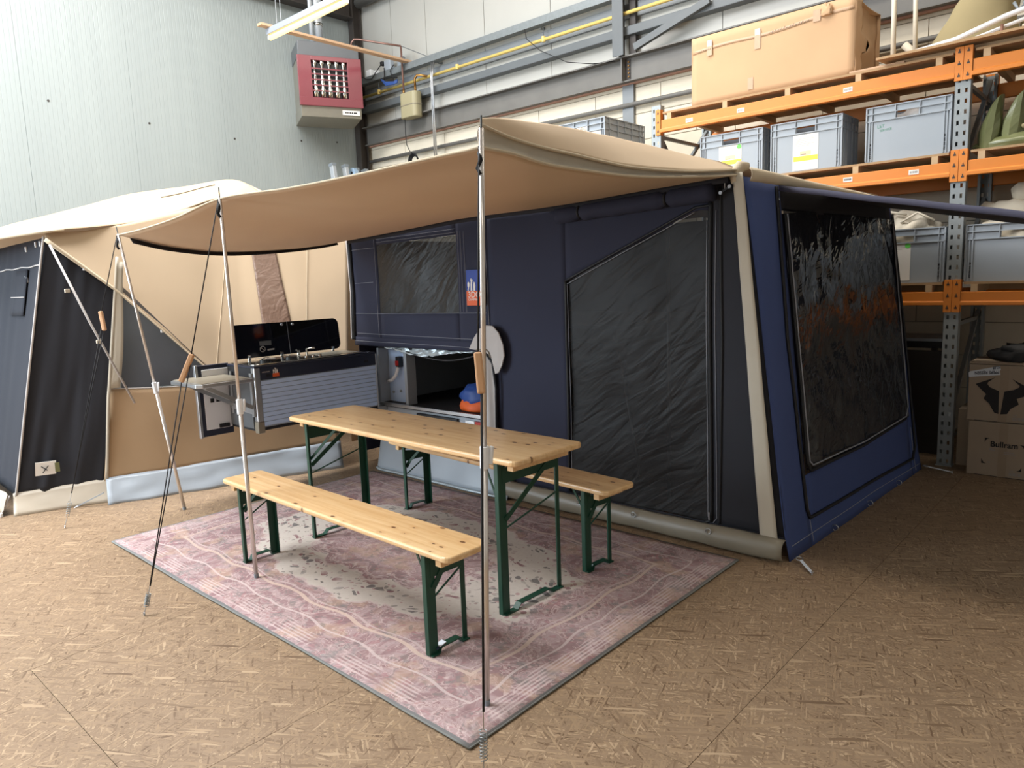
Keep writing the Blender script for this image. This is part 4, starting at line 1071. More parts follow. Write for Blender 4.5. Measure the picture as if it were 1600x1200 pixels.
# round grey flap and curtain at the right of the hatch
fpth = [(-3.775, 1.075), (-3.72, 1.16), (-3.66, 1.225), (-3.60, 1.25), (-3.53, 1.248), (-3.47, 1.20), (-3.435, 1.12), (-3.43, 1.04), (-3.45, 0.97), (-3.49, 0.915), (-3.525, 0.905), (-3.54, 0.97), (-3.56, 1.03), (-3.62, 1.062)]
fo_ = thing('storage_flap', 'pale grey round cloth flap folded out beside the storage hatch', 'cloth flap', (-3.6, 3.7, 0.9))
MB().prism(fpth, 3.69, 3.702, lambda a, b, c: (a, c + 0.01 * nz(a * 9, b * 9, 0), b)).build('cloth', 'greycloth', fo_, bevel=0.004)
MB().tube([(-3.70, 3.688, 1.072), (-3.60, 3.686, 1.078), (-3.575, 3.686, 1.06), (-3.56, 3.686, 1.02)], 0.004, 5).build('seam', 'pvcgrey', fo_, smooth=True)
cu = thing('hatch_curtain', 'grey cloth curtain hanging below the round flap', 'curtain', (-3.6, 3.72, 0.42))
def Pcu(u, v):
    x = lerp(-3.70, -3.555, u) + 0.01 * (1 - v); z = lerp(0.42, 1.03, v); return (x, 3.715 + 0.015 * sin(u * 9) * (1 - 0.3 * v), z)
MB().grid(Pcu, 16, 14).build('cloth', 'greycloth', cu, smooth=True, solid=0.003)
MB().tube([(-3.545, 3.71, 0.42), (-3.535, 3.71, 0.8), (-3.55, 3.70, 0.98), (-3.60, 3.70, 1.04)], 0.010, 8).build('dark_binding', 'zip', cu, smooth=True)
bg_ = thing('nylon_bag', 'blue and orange nylon bag lying in the storage hatch', 'bag', (-3.95, 3.93, 0.566))
def lump(cx_, cy_, z0, sx, sy, sz, amp=0.12, fr=3.0, seed=0.0, flat=0.35, nu=28, nv=14):
    def P(u, v):
        a = 2 * pi * u; b = pi * v
        d = Vector((sin(b) * cos(a), sin(b) * sin(a), -cos(b)))
        k = 1 + amp * nz(d.x * fr + seed, d.y * fr, d.z * fr) + amp * 0.5 * nz(d.x * fr * 2.3 + seed, d.y * fr * 2.3, d.z * fr * 2.3)
        z = d.z * k
        if z < -flat: z = -flat
        return (cx_ + d.x * k * sx, cy_ + d.y * k * sy, z0 + (z + flat) * sz / (1 + flat))
    return MB().grid(P, nu, nv)
lump(-3.95, 3.93, 0.566, 0.165, 0.11, 0.11, 0.15, 3, 4).build('orange_base', 'orangebag', bg_, smooth=True)
lump(-3.96, 3.95, 0.625, 0.160, 0.11, 0.15, 0.18, 3.2, 11).build('blue_top', 'bluebag', bg_, smooth=True)
db = thing('dark_gear_bag', 'black gear bag in the shadow behind the blue and orange bag', 'bag', (-3.8, 4.3, 0.566))
lump(-3.85, 4.35, 0.566, 0.28, 0.20, 0.34, 0.25, 3, 21).build('body', 'zip', db, smooth=True)

# ================================================================== KITCHEN UNIT
kt = thing('camping_kitchen', 'swing-out trailer kitchen with grey slatted front and black glass lids', 'kitchen', (-5.05, 3.1, 0.5))
KX, KY0, KY1 = -4.87, 2.585, 3.68
MB().box(-5.29, KX - 0.012, KY0, KY1, 0.53, 0.995).build('cabinet_body', 'dark', kt)
for k in range(10):
    z0 = 0.565 + k * 0.0338
    MB().box(KX - 0.012, KX, KY0 + 0.045, KY1 - 0.012, z0, z0 + 0.0305).build('slat', 'kitgrey', kt, bevel=0.003, seg=1)
MB().box(KX - 0.012, KX - 0.006, KY0 + 0.03, KY1, 0.555, 0.91).build('slat_backing', 'pvc', kt)
kn = MB().box(KX - 0.012, KX + 0.004, KY0 + 0.045, KY1 - 0.012, 0.905, 0.995).build('front_trim', 'kitnavy', kt, bevel=0.003)
MB().box(KX + 0.004, KX + 0.0055, KY0 + 0.09, KY0 + 0.125, 0.925, 0.945).build('display', 'black', kn)
MB().box(KX + 0.004, KX + 0.0055, KY1 - 0.13, KY1 - 0.09, 0.935, 0.955).build('display', 'black', kn)
kl = MB().box(KX + 0.004, KX + 0.0055, KY0 + 0.142, KY0 + 0.195, 0.918, 0.946).build('logo_field', 'logoorange', kt)
dog_mark(kl, KY0 + 0.146, KX + 0.004, 0.945, 0.042, 'paper', 'y')
MB().box(KX + 0.004, KX + 0.0052, KY0 + 0.06, KY0 + 0.12, 0.958, 0.966).build('small_print', 'inkgrey', kt)
MB().box(KX - 0.045, KX + 0.006, KY0 - 0.004, KY0 + 0.045, 0.60, 0.998).build('corner_post', 'alu', kt, bevel=0.008)
MB().box(KX - 0.047, KX + 0.008, KY0 - 0.006, KY0 + 0.047, 0.515, 0.602).build('corner_foot', 'pvcgrey', kt, bevel=0.006)
MB().box(KX - 0.02, KX + 0.006, KY1 - 0.014, KY1, 0.54, 0.998).build('end_post', 'alu', kt, bevel=0.004)
MB().box(-5.295, KX + 0.005, KY0 - 0.002, KY1, 0.995, 1.010).build('worktop', 'kitnavy', kt, bevel=0.004)
MB().prism(rr(0.39, 1.06, 0.06), 1.010, 1.020, lambda a, b, c: (-5.075 + a, 3.125 + b, c)).build('sink_hob_rim', 'stainless', kt, bevel=0.004)
MB().prism(rr(0.27, 0.36, 0.05), 1.0201, 1.0215, lambda a, b, c: (-5.07 + a, 3.40 + b, c)).build('sink_bowl', 'heatlow', kt)
for y in (2.78, 3.0):
    b_ = MB().tube([(-5.05, y, 1.02), (-5.05, y, 1.032)], 0.042, 16).build('burner', 'black', kt)
    for a in range(4):
        MB().bar((-5.05, y, 1.048), (-5.05 + 0.08 * cos(a * pi / 2 + 0.7), y + 0.08 * sin(a * pi / 2 + 0.7), 1.040), 0.005, 0.005).build('pan_support', 'stainless', b_)
MB().tube([(-5.18, 3.22, 1.02), (-5.18, 3.22, 1.07), (-5.12, 3.26, 1.075)], 0.009, 8).build('tap', 'stainless', kt, smooth=True)
for k in range(3):
    MB().tube([(-4.93, 3.06 + k * 0.06, 1.02), (-4.93, 3.06 + k * 0.06, 1.04)], 0.014, 10).build('knob', 'stainless', kt, smooth=True)
def lid(y0, y1, round_right, label):
    n = 6; r = 0.05; pts = [(y0, 1.035), (y1, 1.035)]
    if round_right:
        pts = [(y0, 1.035)] + [(y1 - r + r * sin(a), 1.035 + r - r * cos(a)) for a in [pi / 2 * k / n for k in range(n + 1)]] + [(y1 - r + r * cos(a), 1.295 - r + r * sin(a)) for a in [pi / 2 * k / n for k in range(n + 1)]] + [(y0, 1.295)]
    else:
        pts = [(y1, 1.035), (y1, 1.295), (y0, 1.295), (y0, 1.035)]
    return MB().prism(pts, -5.262, -5.254, lambda a, b, c: (c - 0.10 * (b - 1.035), a, b)).build('glass_lid', 'blackgloss', kt, bevel=0.002)
l1 = lid(2.66, 3.118, False, ''); l2 = lid(3.124, 3.605, True, '')
MB().bar((-5.258, 3.121, 1.03), (-5.284, 3.121, 1.296), 0.004, 0.005).build('lid_edge', 'alu', kt)
for y, z in ((2.76, 1.040), (3.04, 1.040), (3.19, 1.040), (3.52, 1.040)):
    MB().box(-5.258, -5.246, y - 0.012, y + 0.012, 1.02, z + 0.02).build('hinge', 'stainless', kt, bevel=0.004)
for y, z in ((3.07, 1.275), (3.165, 1.272)):
    MB().tube([(-5.276, y, z), (-5.266, y, z)], 0.010, 10).build('buffer', 'pvc', kt)
MB().bar((-5.262, 2.86, 1.14), (-5.262, 2.96, 1.14), 0.002, 0.035, (0, 0, 1)).build('warning_sticker', 'heatgrey', l1)
ringp = [(-5.258, 2.88 + 0.022 * cos(a), 1.095 + 0.022 * sin(a)) for a in [2 * pi * q / 16 for q in range(17)]]
MB().tube(ringp, 0.0022, 4, cap=False).build('no_entry_mark', 'inkgrey', l1)
MB().bar((-5.257, 2.865, 1.11), (-5.257, 2.895, 1.08), 0.002, 0.004).build('no_entry_bar', 'inkgrey', l1)
MB().bar((-5.257, 2.92, 1.085), (-5.257, 2.98, 1.088), 0.002, 0.012, (0, 0, 1)).build('warning_print', 'inkgrey', l1)
# open end door and fold-out shelf
kd = MB().box(-5.30, -5.278, 2.34, 2.60, 0.48, 1.018).build('end_door', 'kitnavy', kt, bevel=0.006)
MB().box(-5.278, -5.270, 2.385, 2.59, 0.53, 0.985).build('door_lining', 'white', kd, bevel=0.004)
MB().box(-5.302, -5.268, 2.335, 2.356, 0.475, 1.022).build('door_edge', 'alu', kd, bevel=0.003)
MB().box(-5.270, -5.262, 2.43, 2.455, 0.735, 0.765).box(-5.270, -5.262, 2.475, 2.51, 0.735, 0.77).build('socket', 'black', kd)
MB().box(-5.270, -5.255, 2.48, 2.56, 0.535, 0.565).build('door_catch', 'black', kd, bevel=0.004)
sh = MB().prism([(-5.33, 2.20), (-5.27, 2.155), (-4.88, 2.155), (-4.84, 2.19), (-4.84, 2.56), (-5.33, 2.56)], 0.905, 0.932, lambda a, b, c: (a, b, c)).build('fold_out_shelf', 'alu', kt, bevel=0.005)
MB().box(-5.30, -4.86, 2.19, 2.55, 0.932, 0.935).build('shelf_top', 'pvcgrey', sh)
for x in (-5.20, -4.90):
    MB().bar((x, 2.24, 0.90), (x, 2.585, 0.70), 0.014, 0.028).build('shelf_bracket', 'alu', kt)
    MB().bar((x, 2.572, 0.64), (x, 2.572, 0.96), 0.03, 0.012, (0, 1, 0)).build('bracket_rail', 'alu', kt)
MB().bar((-5.22, 2.575, 0.70), (-4.88, 2.575, 0.68), 0.02, 0.045).build('bracket_bar', 'alu', kt)
MB().box(-5.26, -4.92, 2.574, 2.585, 0.55, 0.90).build('end_panel', 'heatgrey', kt)
# support under the kitchen: arm fixed to the trailer
MB().box(-5.24, -4.90, 3.55, 3.80, 0.50, 0.54).build('swing_arm', 'alu', kt)

# ================================================================== SECOND TENT (left)
lt = thing('neighbouring_tent', 'second tent with sand roof, dark navy side and camel lower panel', 'tent', (-6.0, 2.6, 0))
La = Vector((-6.17, 1.32, 0)); Ld = Vector((0.3457, 0.9383, 0)); Ln = Vector((0.9383, -0.3457, 0))
def LP(t, z, off=0.0): return La + Ld * t + Ln * off + Vector((0, 0, z))
def diag(t): return interp(t, [(0.40, 1.97), (0.426, 1.945), (0.819, 1.585), (1.282, 1.063), (1.411, 0.923), (1.48, 0.85), (1.9, 0.80)])
def Pdk(u, v):
    t = lerp(u * 0.58, 0.40 + u * 0.46, v); tt = 0.40 + u * 0.46
    z = lerp(0.12, diag(tt) + 0.02, v); fold = 0.020 * nz((u * 6 + (1 - v) * 1.5), v * 1.2, 0) * (1 - v) + 0.008 * nz(u * 9, v * 2, 5)
    return LP(t, z, fold)
MB().grid(Pdk, 30, 30).build('side_wall', 'dknavy', lt, smooth=True, solid=0.004)
def Pfr(u, v):
    z = lerp(0.12, 1.985, v); tc = La + Ld * (0.40 * z / 2.0)
    return tc + Vector((-1.5 * u, 0.06 * u + 0.012 * nz(u * 8, v * 2, 1), z))
MB().grid(Pfr, 30, 24).build('front_wall', 'ltnavy', lt, smooth=True, solid=0.004)
MB().tube([LP(0.40 * z / 2.0, z, 0.012) + Vector((-0.004, -0.008, 0)) for z in [0.10 + k * 0.063 for k in range(31)]], 0.008, 8).build('corner_piping', 'greycloth', lt, smooth=True)
MB().tube([Pfr(k / 20, 0.895) + Vector((0, -0.008, 0.004 * sin(k))) for k in range(21)], 0.005, 6).build('wall_piping', 'greycloth', lt, smooth=True)
pk = MB().grid(lambda u, v: Pfr(lerp(0.235, 0.5, u), lerp(0.70, 0.885, v)) + Vector((0, -0.014, 0)), 6, 6).build('pocket', 'ltnavy', lt, smooth=True, solid=0.006)
MB().tube([Pfr(lerp(0.235, 0.5, k / 8), 0.775) + Vector((0, -0.02, 0)) for k in range(9)], 0.004, 5).build('pocket_hem', 'greycloth', pk, smooth=True)
for u, v in ((0.06, 0.995), (0.14, 0.995), (0.27, 0.865), (0.33, 0.985), (0.245, 0.86)):
    p = Pfr(u, v) + Vector((0, -0.012, -0.02)); MB().box(p.x - 0.009, p.x + 0.009, p.y - 0.008, p.y + 0.004, p.z - 0.03, p.z + 0.01).build('toggle_clip', 'white', lt, bevel=0.004)
# beige PVC skirts
def Pbs(u, v):
    t = u * 0.72; z = lerp(0.0, 0.15 + 0.02 * u, v); return LP(t, z, 0.09 * (1 - v) + 0.012 * nz(t * 6, v * 2, 3))
MB().grid(Pbs, 30, 6).build('ground_skirt', 'pvcbeige', lt, smooth=True, solid=0.003)
MB().grid(lambda u, v: (lerp(-6.15, -7.6, u), lerp(1.23, 1.31, u) + 0.05 * v + 0.02 * nz(u * 8, v, 0), lerp(0.0, 0.15, v)), 24, 4).build('ground_skirt', 'pvcbeige', lt, smooth=True, solid=0.003)
# camel lower panel
def Pcm(u, v):
    t = lerp(lerp(0.585, 0.69, v), 2.40, u); z = lerp(0.155 + 0.06 * u, 0.855 - 0.03 * sin(u * 4), v)
    return LP(t, z, 0.02 + 0.015 * nz(t * 2.5, z * 2, 8) + 0.03 * (1 - v))
MB().grid(Pcm, 44, 16).build('camel_panel', 'brown', lt, smooth=True, solid=0.004)
MB().tube([Pcm(k / 40, 1.0) for k in range(41)], 0.005, 6).build('panel_hem', 'greycloth', lt, smooth=True)
def Pgs(u, v):
    t = lerp(0.60, 2.40, u); z = lerp(0.0, 0.18 + 0.05 * u, v)
    return LP(t, z, 0.055 + 0.13 * (1 - v) * (1 - 0.5 * u) + 0.018 * nz(t * 5, v * 2.5, 6))
MB().grid(Pgs, 50, 8).build('grey_skirt', 'pvc', lt, smooth=True, solid=0.003)
# mesh triangle window above the camel panel
def Pmw(u, v):
    t = lerp(0.77, 1.50, u); z0 = 0.84; z1 = max(diag(t) + 0.01, z0 + 0.004); return LP(t + 0.06 * v * (1 - u), lerp(z0, z1, v), 0.008 + 0.006 * nz(t * 4, v * 3, 2))
MB().grid(Pmw, 24, 16).build('mesh_window', 'smoke', lt, smooth=True)
# sand side panel over the diagonal hem
def lean(t, z):
    h = max(0.0, z - low(t)); k = 0.40 * h
    p = LP(t, z); e = Vector((p.x, p.y, p.z - 1.568)) / sqrt(p.x ** 2 + p.y ** 2)
    return e * k
SEAM = [(0.40, 2.02), (0.635, 2.026), (0.932, 2.082), (1.293, 2.18), (1.603, 2.28), (1.75, 2.22), (2.41, 1.98), (2.6, 1.96)]
def low(t): return diag(t) if t < 1.48 else interp(t, [(1.48, 0.85), (1.7, 0.72), (2.41, 0.70)])
def Psd(u, v):
    t = lerp(0.40, 2.52 + 0.08 * v, u); z = lerp(low(t), interp(t, SEAM), v)
    fold = 0.022 * nz(t * 3 + z * 1.6, z * 1.0 - t, 12) * (1 - 0.5 * v)
    return LP(t, z, 0.022 * (1 - 0.9 * max(0, u - 0.8) * 5) + fold * (1 - max(0, u - 0.8) * 4.5)) + lean(t, z)
MB().grid(Psd, 70, 34).build('sand_side_panel', 'tan', lt, smooth=True, solid=0.004)
MB().tube([LP(t, diag(t), 0.034) for t in [lerp(0.40, 1.5, k / 30) for k in range(31)]], [0.016 - 0.010 * min(1, k / 18) for k in range(31)], 8).build('diagonal_hem', 'tanhem', lt, smooth=True)
for t in (0.62, 1.09, 1.40):
    p = LP(t, diag(t) - 0.012, 0.03); MB().box(p.x - 0.008, p.x + 0.008, p.y - 0.01, p.y + 0.01, p.z - 0.012, p.z + 0.012).build('toggle_clip', 'white', lt, bevel=0.004)
def Pbf(u, v):
    t = lerp(lerp(1.847, 1.798, v), lerp(2.095, 1.985, v), u); z = lerp(1.05, 1.90, v) ; t = t if True else t
    return LP(t, z, 0.034 + 0.022 * nz(t * 3 + z * 1.6, z * 1.0 - t, 12) * 0.6) + lean(t, z)
MB().grid(Pbf, 10, 24).build('brown_window', 'brownfilm', lt, smooth=True, solid=0.003)
for t0, t1 in ((1.45, 1.62), (2.15, 2.25)):
    pts = []
    for k in range(13):
        t_ = lerp(t0, t1, k / 12); z_ = lerp(low(t0) + 0.03, 1.95, k / 12)
        pts.append(LP(t_, z_, 0.028 + 0.022 * nz(t_ * 3 + z_ * 1.6, z_ - t_, 12) * 0.7) + lean(t_, z_))
    MB().tube(pts, 0.0025, 5).build('panel_seam', 'tanhem', lt, smooth=True)
MB().tube([LP(0.585 + 0.10 * z / 0.85, z, 0.045) if z < 0.86 else LP(0.69 + 0.165 * (z - 0.86) / 1.06, z, 0.03) for z in [0.16 + k * 0.08 for k in range(22)]], 0.012, 8).build('panel_edge', 'tanstrip', lt, smooth=True)
def Pst(u, v):
    z = lerp(0.86, 1.80, v); t = 0.69 + 0.15 * v + 0.075 * u * (1 - 0.35 * v) + 0.01 * sin(v * 5); return LP(t, z, 0.036)
MB().grid(Pst, 3, 16).build('corner_strip', 'tanstrip', lt, smooth=True, solid=0.003)
# roof of the second tent
lowr = [Vector((-7.6, 1.42, 1.95)), Vector((-6.62, 1.42, 1.985)), LP(0.40, 2.025, 0.03)] + [LP(t, z, 0.02) + lean(t, z) for t, z in ((0.93, 2.085), (1.29, 2.18), (1.60, 2.28), (1.75, 2.22))]
uppr = [Vector(p) for p in ((-9.2, 1.8, 2.1), (-8.48, 2.0, 2.24), (-8.0, 2.45, 2.38), (-7.57, 2.9, 2.52), (-7.2, 3.25, 2.572), (-6.83, 3.6, 2.622), (-6.45, 3.72, 2.42))]
def Plr(u, v):
    a = poly_at(lowr, u); b = poly_at(uppr, u); p = a.lerp(b, v)
    p.z += 0.02 * sin(pi * v) * (1 if u > 0.3 else 0.3) + 0.006 * nz(p.x * 3, p.y * 3, 0)
    return p
MB().grid(Plr, 60, 14).build('roof', 'tan', lt, smooth=True, solid=0.004)
MB().grid(lambda u, v: poly_at(uppr, u).lerp(poly_at([Vector((-9.2, 4.6, 1.9)), Vector((-8.0, 4.75, 1.9)), Vector((-6.8, 4.75, 1.9)), Vector((-5.6, 4.75, 1.9))], u), v), 40, 8).build('rear_roof', 'tan', lt, smooth=True, solid=0.004)
MB().tube([poly_at(lowr, k / 40) + Vector((0.0, -0.01, -0.004)) for k in range(0, 16)], 0.011, 8).build('roof_hem', 'tanhem', lt, smooth=True)
MB().tube([Plr(0.60 + 0.18 * k / 10, 0.55 + 0.05 * k / 10) + Vector((0.006, -0.006, 0.006)) for k in range(11)], 0.006, 5).build('roof_seam', 'pvcgrey', lt, smooth=True)
# back of the tent body
MB().grid(lambda u, v: (lerp(-5.44, -8.0, u), 4.75, lerp(0, 1.9, v)), 4, 4).build('rear_wall', 'dknavy', lt, solid=0.004)
MB().grid(lambda u, v: (lerp(-6.05, -6.1, u), lerp(4.2, 4.75, u), lerp(0.0, 1.92, v)), 4, 4).build('side_wall', 'brown', lt, solid=0.004)
# pole, peg rope and maker's patch
MB().tube([LP(0.425, 1.93, 0.06), LP(0.62, 1.36, 0.10), LP(0.85, 0.74, 0.10)], 0.0085, 8).build('outer_pole', 'greycloth', lt, smooth=True)
for t, z in ((0.50, 1.60), (0.66, 1.22)):
    p = LP(t, z, 0.10); MB().box(p.x - 0.012, p.x + 0.012, p.y - 0.016, p.y + 0.016, p.z - 0.014, p.z + 0.014).build('pole_clip', 'tanstrip', lt, bevel=0.004)
pt = MB().grid(lambda u, v: LP(lerp(0.155, 0.285, u) + 0.01 * v, lerp(0.265, 0.365, v), 0.045 + 0.01 * v), 4, 4).build('maker_patch', 'paper', lt, solid=0.004)
MB().bar(LP(0.20, 0.335, 0.062), LP(0.235, 0.30, 0.060), 0.003, 0.006).build('patch_mark', 'ink', pt)
MB().bar(LP(0.245, 0.335, 0.062), LP(0.205, 0.285, 0.060), 0.003, 0.006).build('patch_mark', 'ink', pt)
MB().bar(LP(0.298, 0.28, 0.055), LP(0.300, 0.35, 0.06), 0.03, 0.003, tuple(Ln)).build('patch_edge', 'olive', pt)
cpg = thing('corner_peg', 'white ball-ended peg at the corner of the neighbouring tent', 'tent peg', (-6.16, 1.22, 0))
MB().tube([(-6.165, 1.295, 0.14), (-6.155, 1.25, 0.05), (-6.15, 1.225, 0.02)], 0.005, 6).build('cord', 'greycloth', cpg, smooth=True)
MB().tube([(-6.15, 1.225, 0.0), (-6.15, 1.225, 0.03)], 0.014, 10).build('peg_head', 'white', cpg, bevel=0.004)
sp_ = thing('skirt_peg', 'grey metal peg strap beside the grey skirt of the neighbouring tent', 'tent peg', (-5.98, 1.62, 0))
MB().bar((-5.80, 1.80, 0.10), (-5.93, 1.66, 0.012), 0.016, 0.008).build('strap', 'pvc', sp_)
MB().tube([(-5.93, 1.66, 0.012), (-5.945, 1.64, 0.0)], 0.005, 6).build('tip', 'alu', sp_)

# ================================================================== AWNING POLES AND GUY ROPES
def pole(label, base, top_, zc, spike=0.05):
    b = Vector(base); t_ = Vector(top_)
    t = thing('awning_pole', label, 'pole', base, 'steel awning poles')
    m = b.lerp(t_, zc)
    MB().tube([b, m], 0.0115, 12).build('lower_tube', 'chrome', t, smooth=True)
    MB().tube([m, t_], 0.0092, 12).build('upper_tube', 'chrome', t, smooth=True)
    d = (t_ - b).normalized()
    MB().tube([m - d * 0.035, m + d * 0.045], 0.017, 12).build('clamp', 'white', t, bevel=0.003)
    MB().bar(m + Vector((0.016, 0.012, -0.02)), m + Vector((0.022, 0.016, 0.045)), 0.016, 0.010).build('clamp_lever', 'white', t, bevel=0.003)
    MB().tube([b, b + d * 0.02], 0.0128, 12).build('foot', 'cratedk', t)
    MB().tube([t_, t_ + d * spike], 0.0035, 6).build('spike', 'steel', t)
    return t
pole('chrome awning pole standing at the near rug corner', (-1.773, 1.745, RUGZ), (-1.690, 1.752, 2.055), 0.46, 0.04)
pole('chrome awning pole beside the left end of the sunlit bench', (-3.585, 1.813, RUGZ), (-3.600, 1.808, 2.03), 0.465)
pole('slanting chrome awning pole in front of the camel tent panel', (-5.194, 2.13, 0.0), (-5.223, 1.895, 1.96), 0.46)


def guy(label, top_, h0, h1, spr, anchor, name='guy_rope'):
    t = thing(name, label, 'guy rope', (anchor[0], anchor[1], 0), 'black guy ropes with wooden runners')
    T = Vector(top_); A = Vector(anchor); H0 = Vector(h0); H1 = Vector(h1); Sp = Vector(spr)
    MB().tube([T, H0.lerp(H1, 0.12)], 0.0032, 6).build('upper_rope', 'rope', t, smooth=True)
    MB().tube([T + Vector((0, 0, -0.02)), T + Vector((0.012, -0.006, -0.045)), T + Vector((-0.004, -0.006, -0.07)), T + Vector((0.006, 0, -0.09))], 0.0075, 6).build('knot', 'rope', t, smooth=True)
    sd = Vector((0.75, 0.67, 0)) * 0.010
    MB().tube([H1.lerp(H0, 0.1), Sp], 0.0030, 6).build('lower_rope', 'rope', t, smooth=True)
    MB().tube([H0.lerp(H1, 0.3) + sd, Sp + sd * 0.2], 0.0030, 6).build('lower_rope', 'rope', t, smooth=True)
    d = (H1 - H0).normalized()
    MB().bar(H0, H1, 0.026, 0.022, (0.67, -0.75, 0)).build('wooden_runner', 'handle', t, bevel=0.006)
    # coil spring
    D = (A - Sp); L = D.length; dn = D.normalized(); s1 = dn.cross(Vector((1, 0, 0))).normalized(); s2 = dn.cross(s1)
    MB().tube([Sp + dn * (L * 0.0), Sp + dn * (L * 0.25)], 0.0022, 5).build('spring_shank', 'alu', t)
    turns = 9; pts = [Sp + dn * (L * (0.25 + 0.42 * k / (turns * 8))) + (s1 * cos(k * pi / 4) + s2 * sin(k * pi / 4)) * 0.012 for k in range(turns * 8 + 1)]
    MB().tube(pts, 0.0018, 5).build('tension_spring', 'galv', t, smooth=True)
    MB().tube([Sp + dn * (L * 0.67), A + Vector((0, 0, 0.012))], 0.0022, 5).build('spring_shank', 'alu', t)
    MB().tube([A + Vector((0.008 * cos(a), 0, 0.010 + 0.008 * sin(a))) for a in [2 * pi * q / 10 for q in range(11)]], 0.003, 5, cap=False).build('floor_eye', 'alu', t)
guy('guy rope running from the near awning pole to a spring off the rug corner', (-1.70, 1.748, 2.0), (-1.640, 1.642, 1.340), (-1.618, 1.629, 1.208), (-1.517, 1.475, 0.22), (-1.494, 1.441, 0))
guy('guy rope crossing in front of the kitchen down to the open chipboard floor', (-3.60, 1.800, 2.02), (-3.606, 1.593, 1.255), (-3.631, 1.535, 1.120), (-3.619, 1.279, 0.141), (-3.62, 1.239, 0))
guy('guy rope in front of the dark side of the neighbouring tent', (-5.223, 1.888, 1.95), (-5.305, 1.760, 1.455), (-5.285, 1.765, 1.325), (-5.441, 1.493, 0.239), (-5.472, 1.437, 0))

# ================================================================== PALLET RACK
rk = thing('pallet_rack', 'orange and grey pallet rack along the back wall', 'rack', (-1.2, 6.85, 0))
def upright_mesh(h):
    mb = MB(); pitch = 0.075; n = int(h / pitch)
    xs_ = [-0.05, -0.031, -0.015, 0.015, 0.031, 0.05]
    for k in range(n):
        z0 = k * pitch; zs = [z0, z0 + 0.022, z0 + 0.053, z0 + pitch]
        for i in range(5):
            for q in range(3):
                if i in (1, 3) and q == 1: continue
                mb.add([(xs_[i], 0, zs[q]), (xs_[i + 1], 0, zs[q]), (xs_[i + 1], 0, zs[q + 1]), (xs_[i], 0, zs[q + 1])], [(0, 1, 2, 3)])
    mb.box(-0.05, 0.05, 0, 0.002, n * pitch, h)
    mb.box(-0.0505, -0.0485, 0.0, 0.07, 0, h).box(0.0485, 0.0505, 0.0, 0.07, 0, h).box(-0.05, -0.03, 0.068, 0.07, 0, h).box(0.03, 0.05, 0.068, 0.07, 0, h)
    mb.box(-0.058, 0.058, -0.012, 0.09, 0, 0.006)
    return mb
RF, RB_ = 6.335, 7.34
um = {}
for h in (3.10, 3.16):
    m_ = upright_mesh(h).mesh('upright'); m_.materials.append(M['rackgrey']); um[h] = m_
for x, h in ((-3.775, 3.16), (-1.222, 3.10), (1.33, 3.10)):
    inst(um[h], 'upright', (x, RF, 0), rk); inst(um[h], 'upright', (x, RB_ + 0.08, 0), rk, (0, 0, pi))
    for k in range(3):
        z = 0.3 + k * 0.95
        MB().bar((x, RF + 0.05, z), (x, RB_ + 0.03, z + 0.85 if k % 2 == 0 else z + 0.85), 0.03, 0.03).build('frame_brace', 'rackgrey', rk)
    for z in (0.2, 1.1, 2.0, 2.88):
        MB().bar((x, RF + 0.05, z), (x, RB_ + 0.03, z), 0.03, 0.03).build('frame_brace', 'rackgrey', rk)
MB().bar((-3.765, RF + 0.06, 2.87), (-3.765, 6.95, 2.30), 0.03, 0.04).build('frame_brace', 'steel', rk)
LV = [(1.253, 1.355, 1.20, 1.447), (2.205, 2.313, 2.165, 2.397), (2.905, 3.020, 2.882, 3.118)]
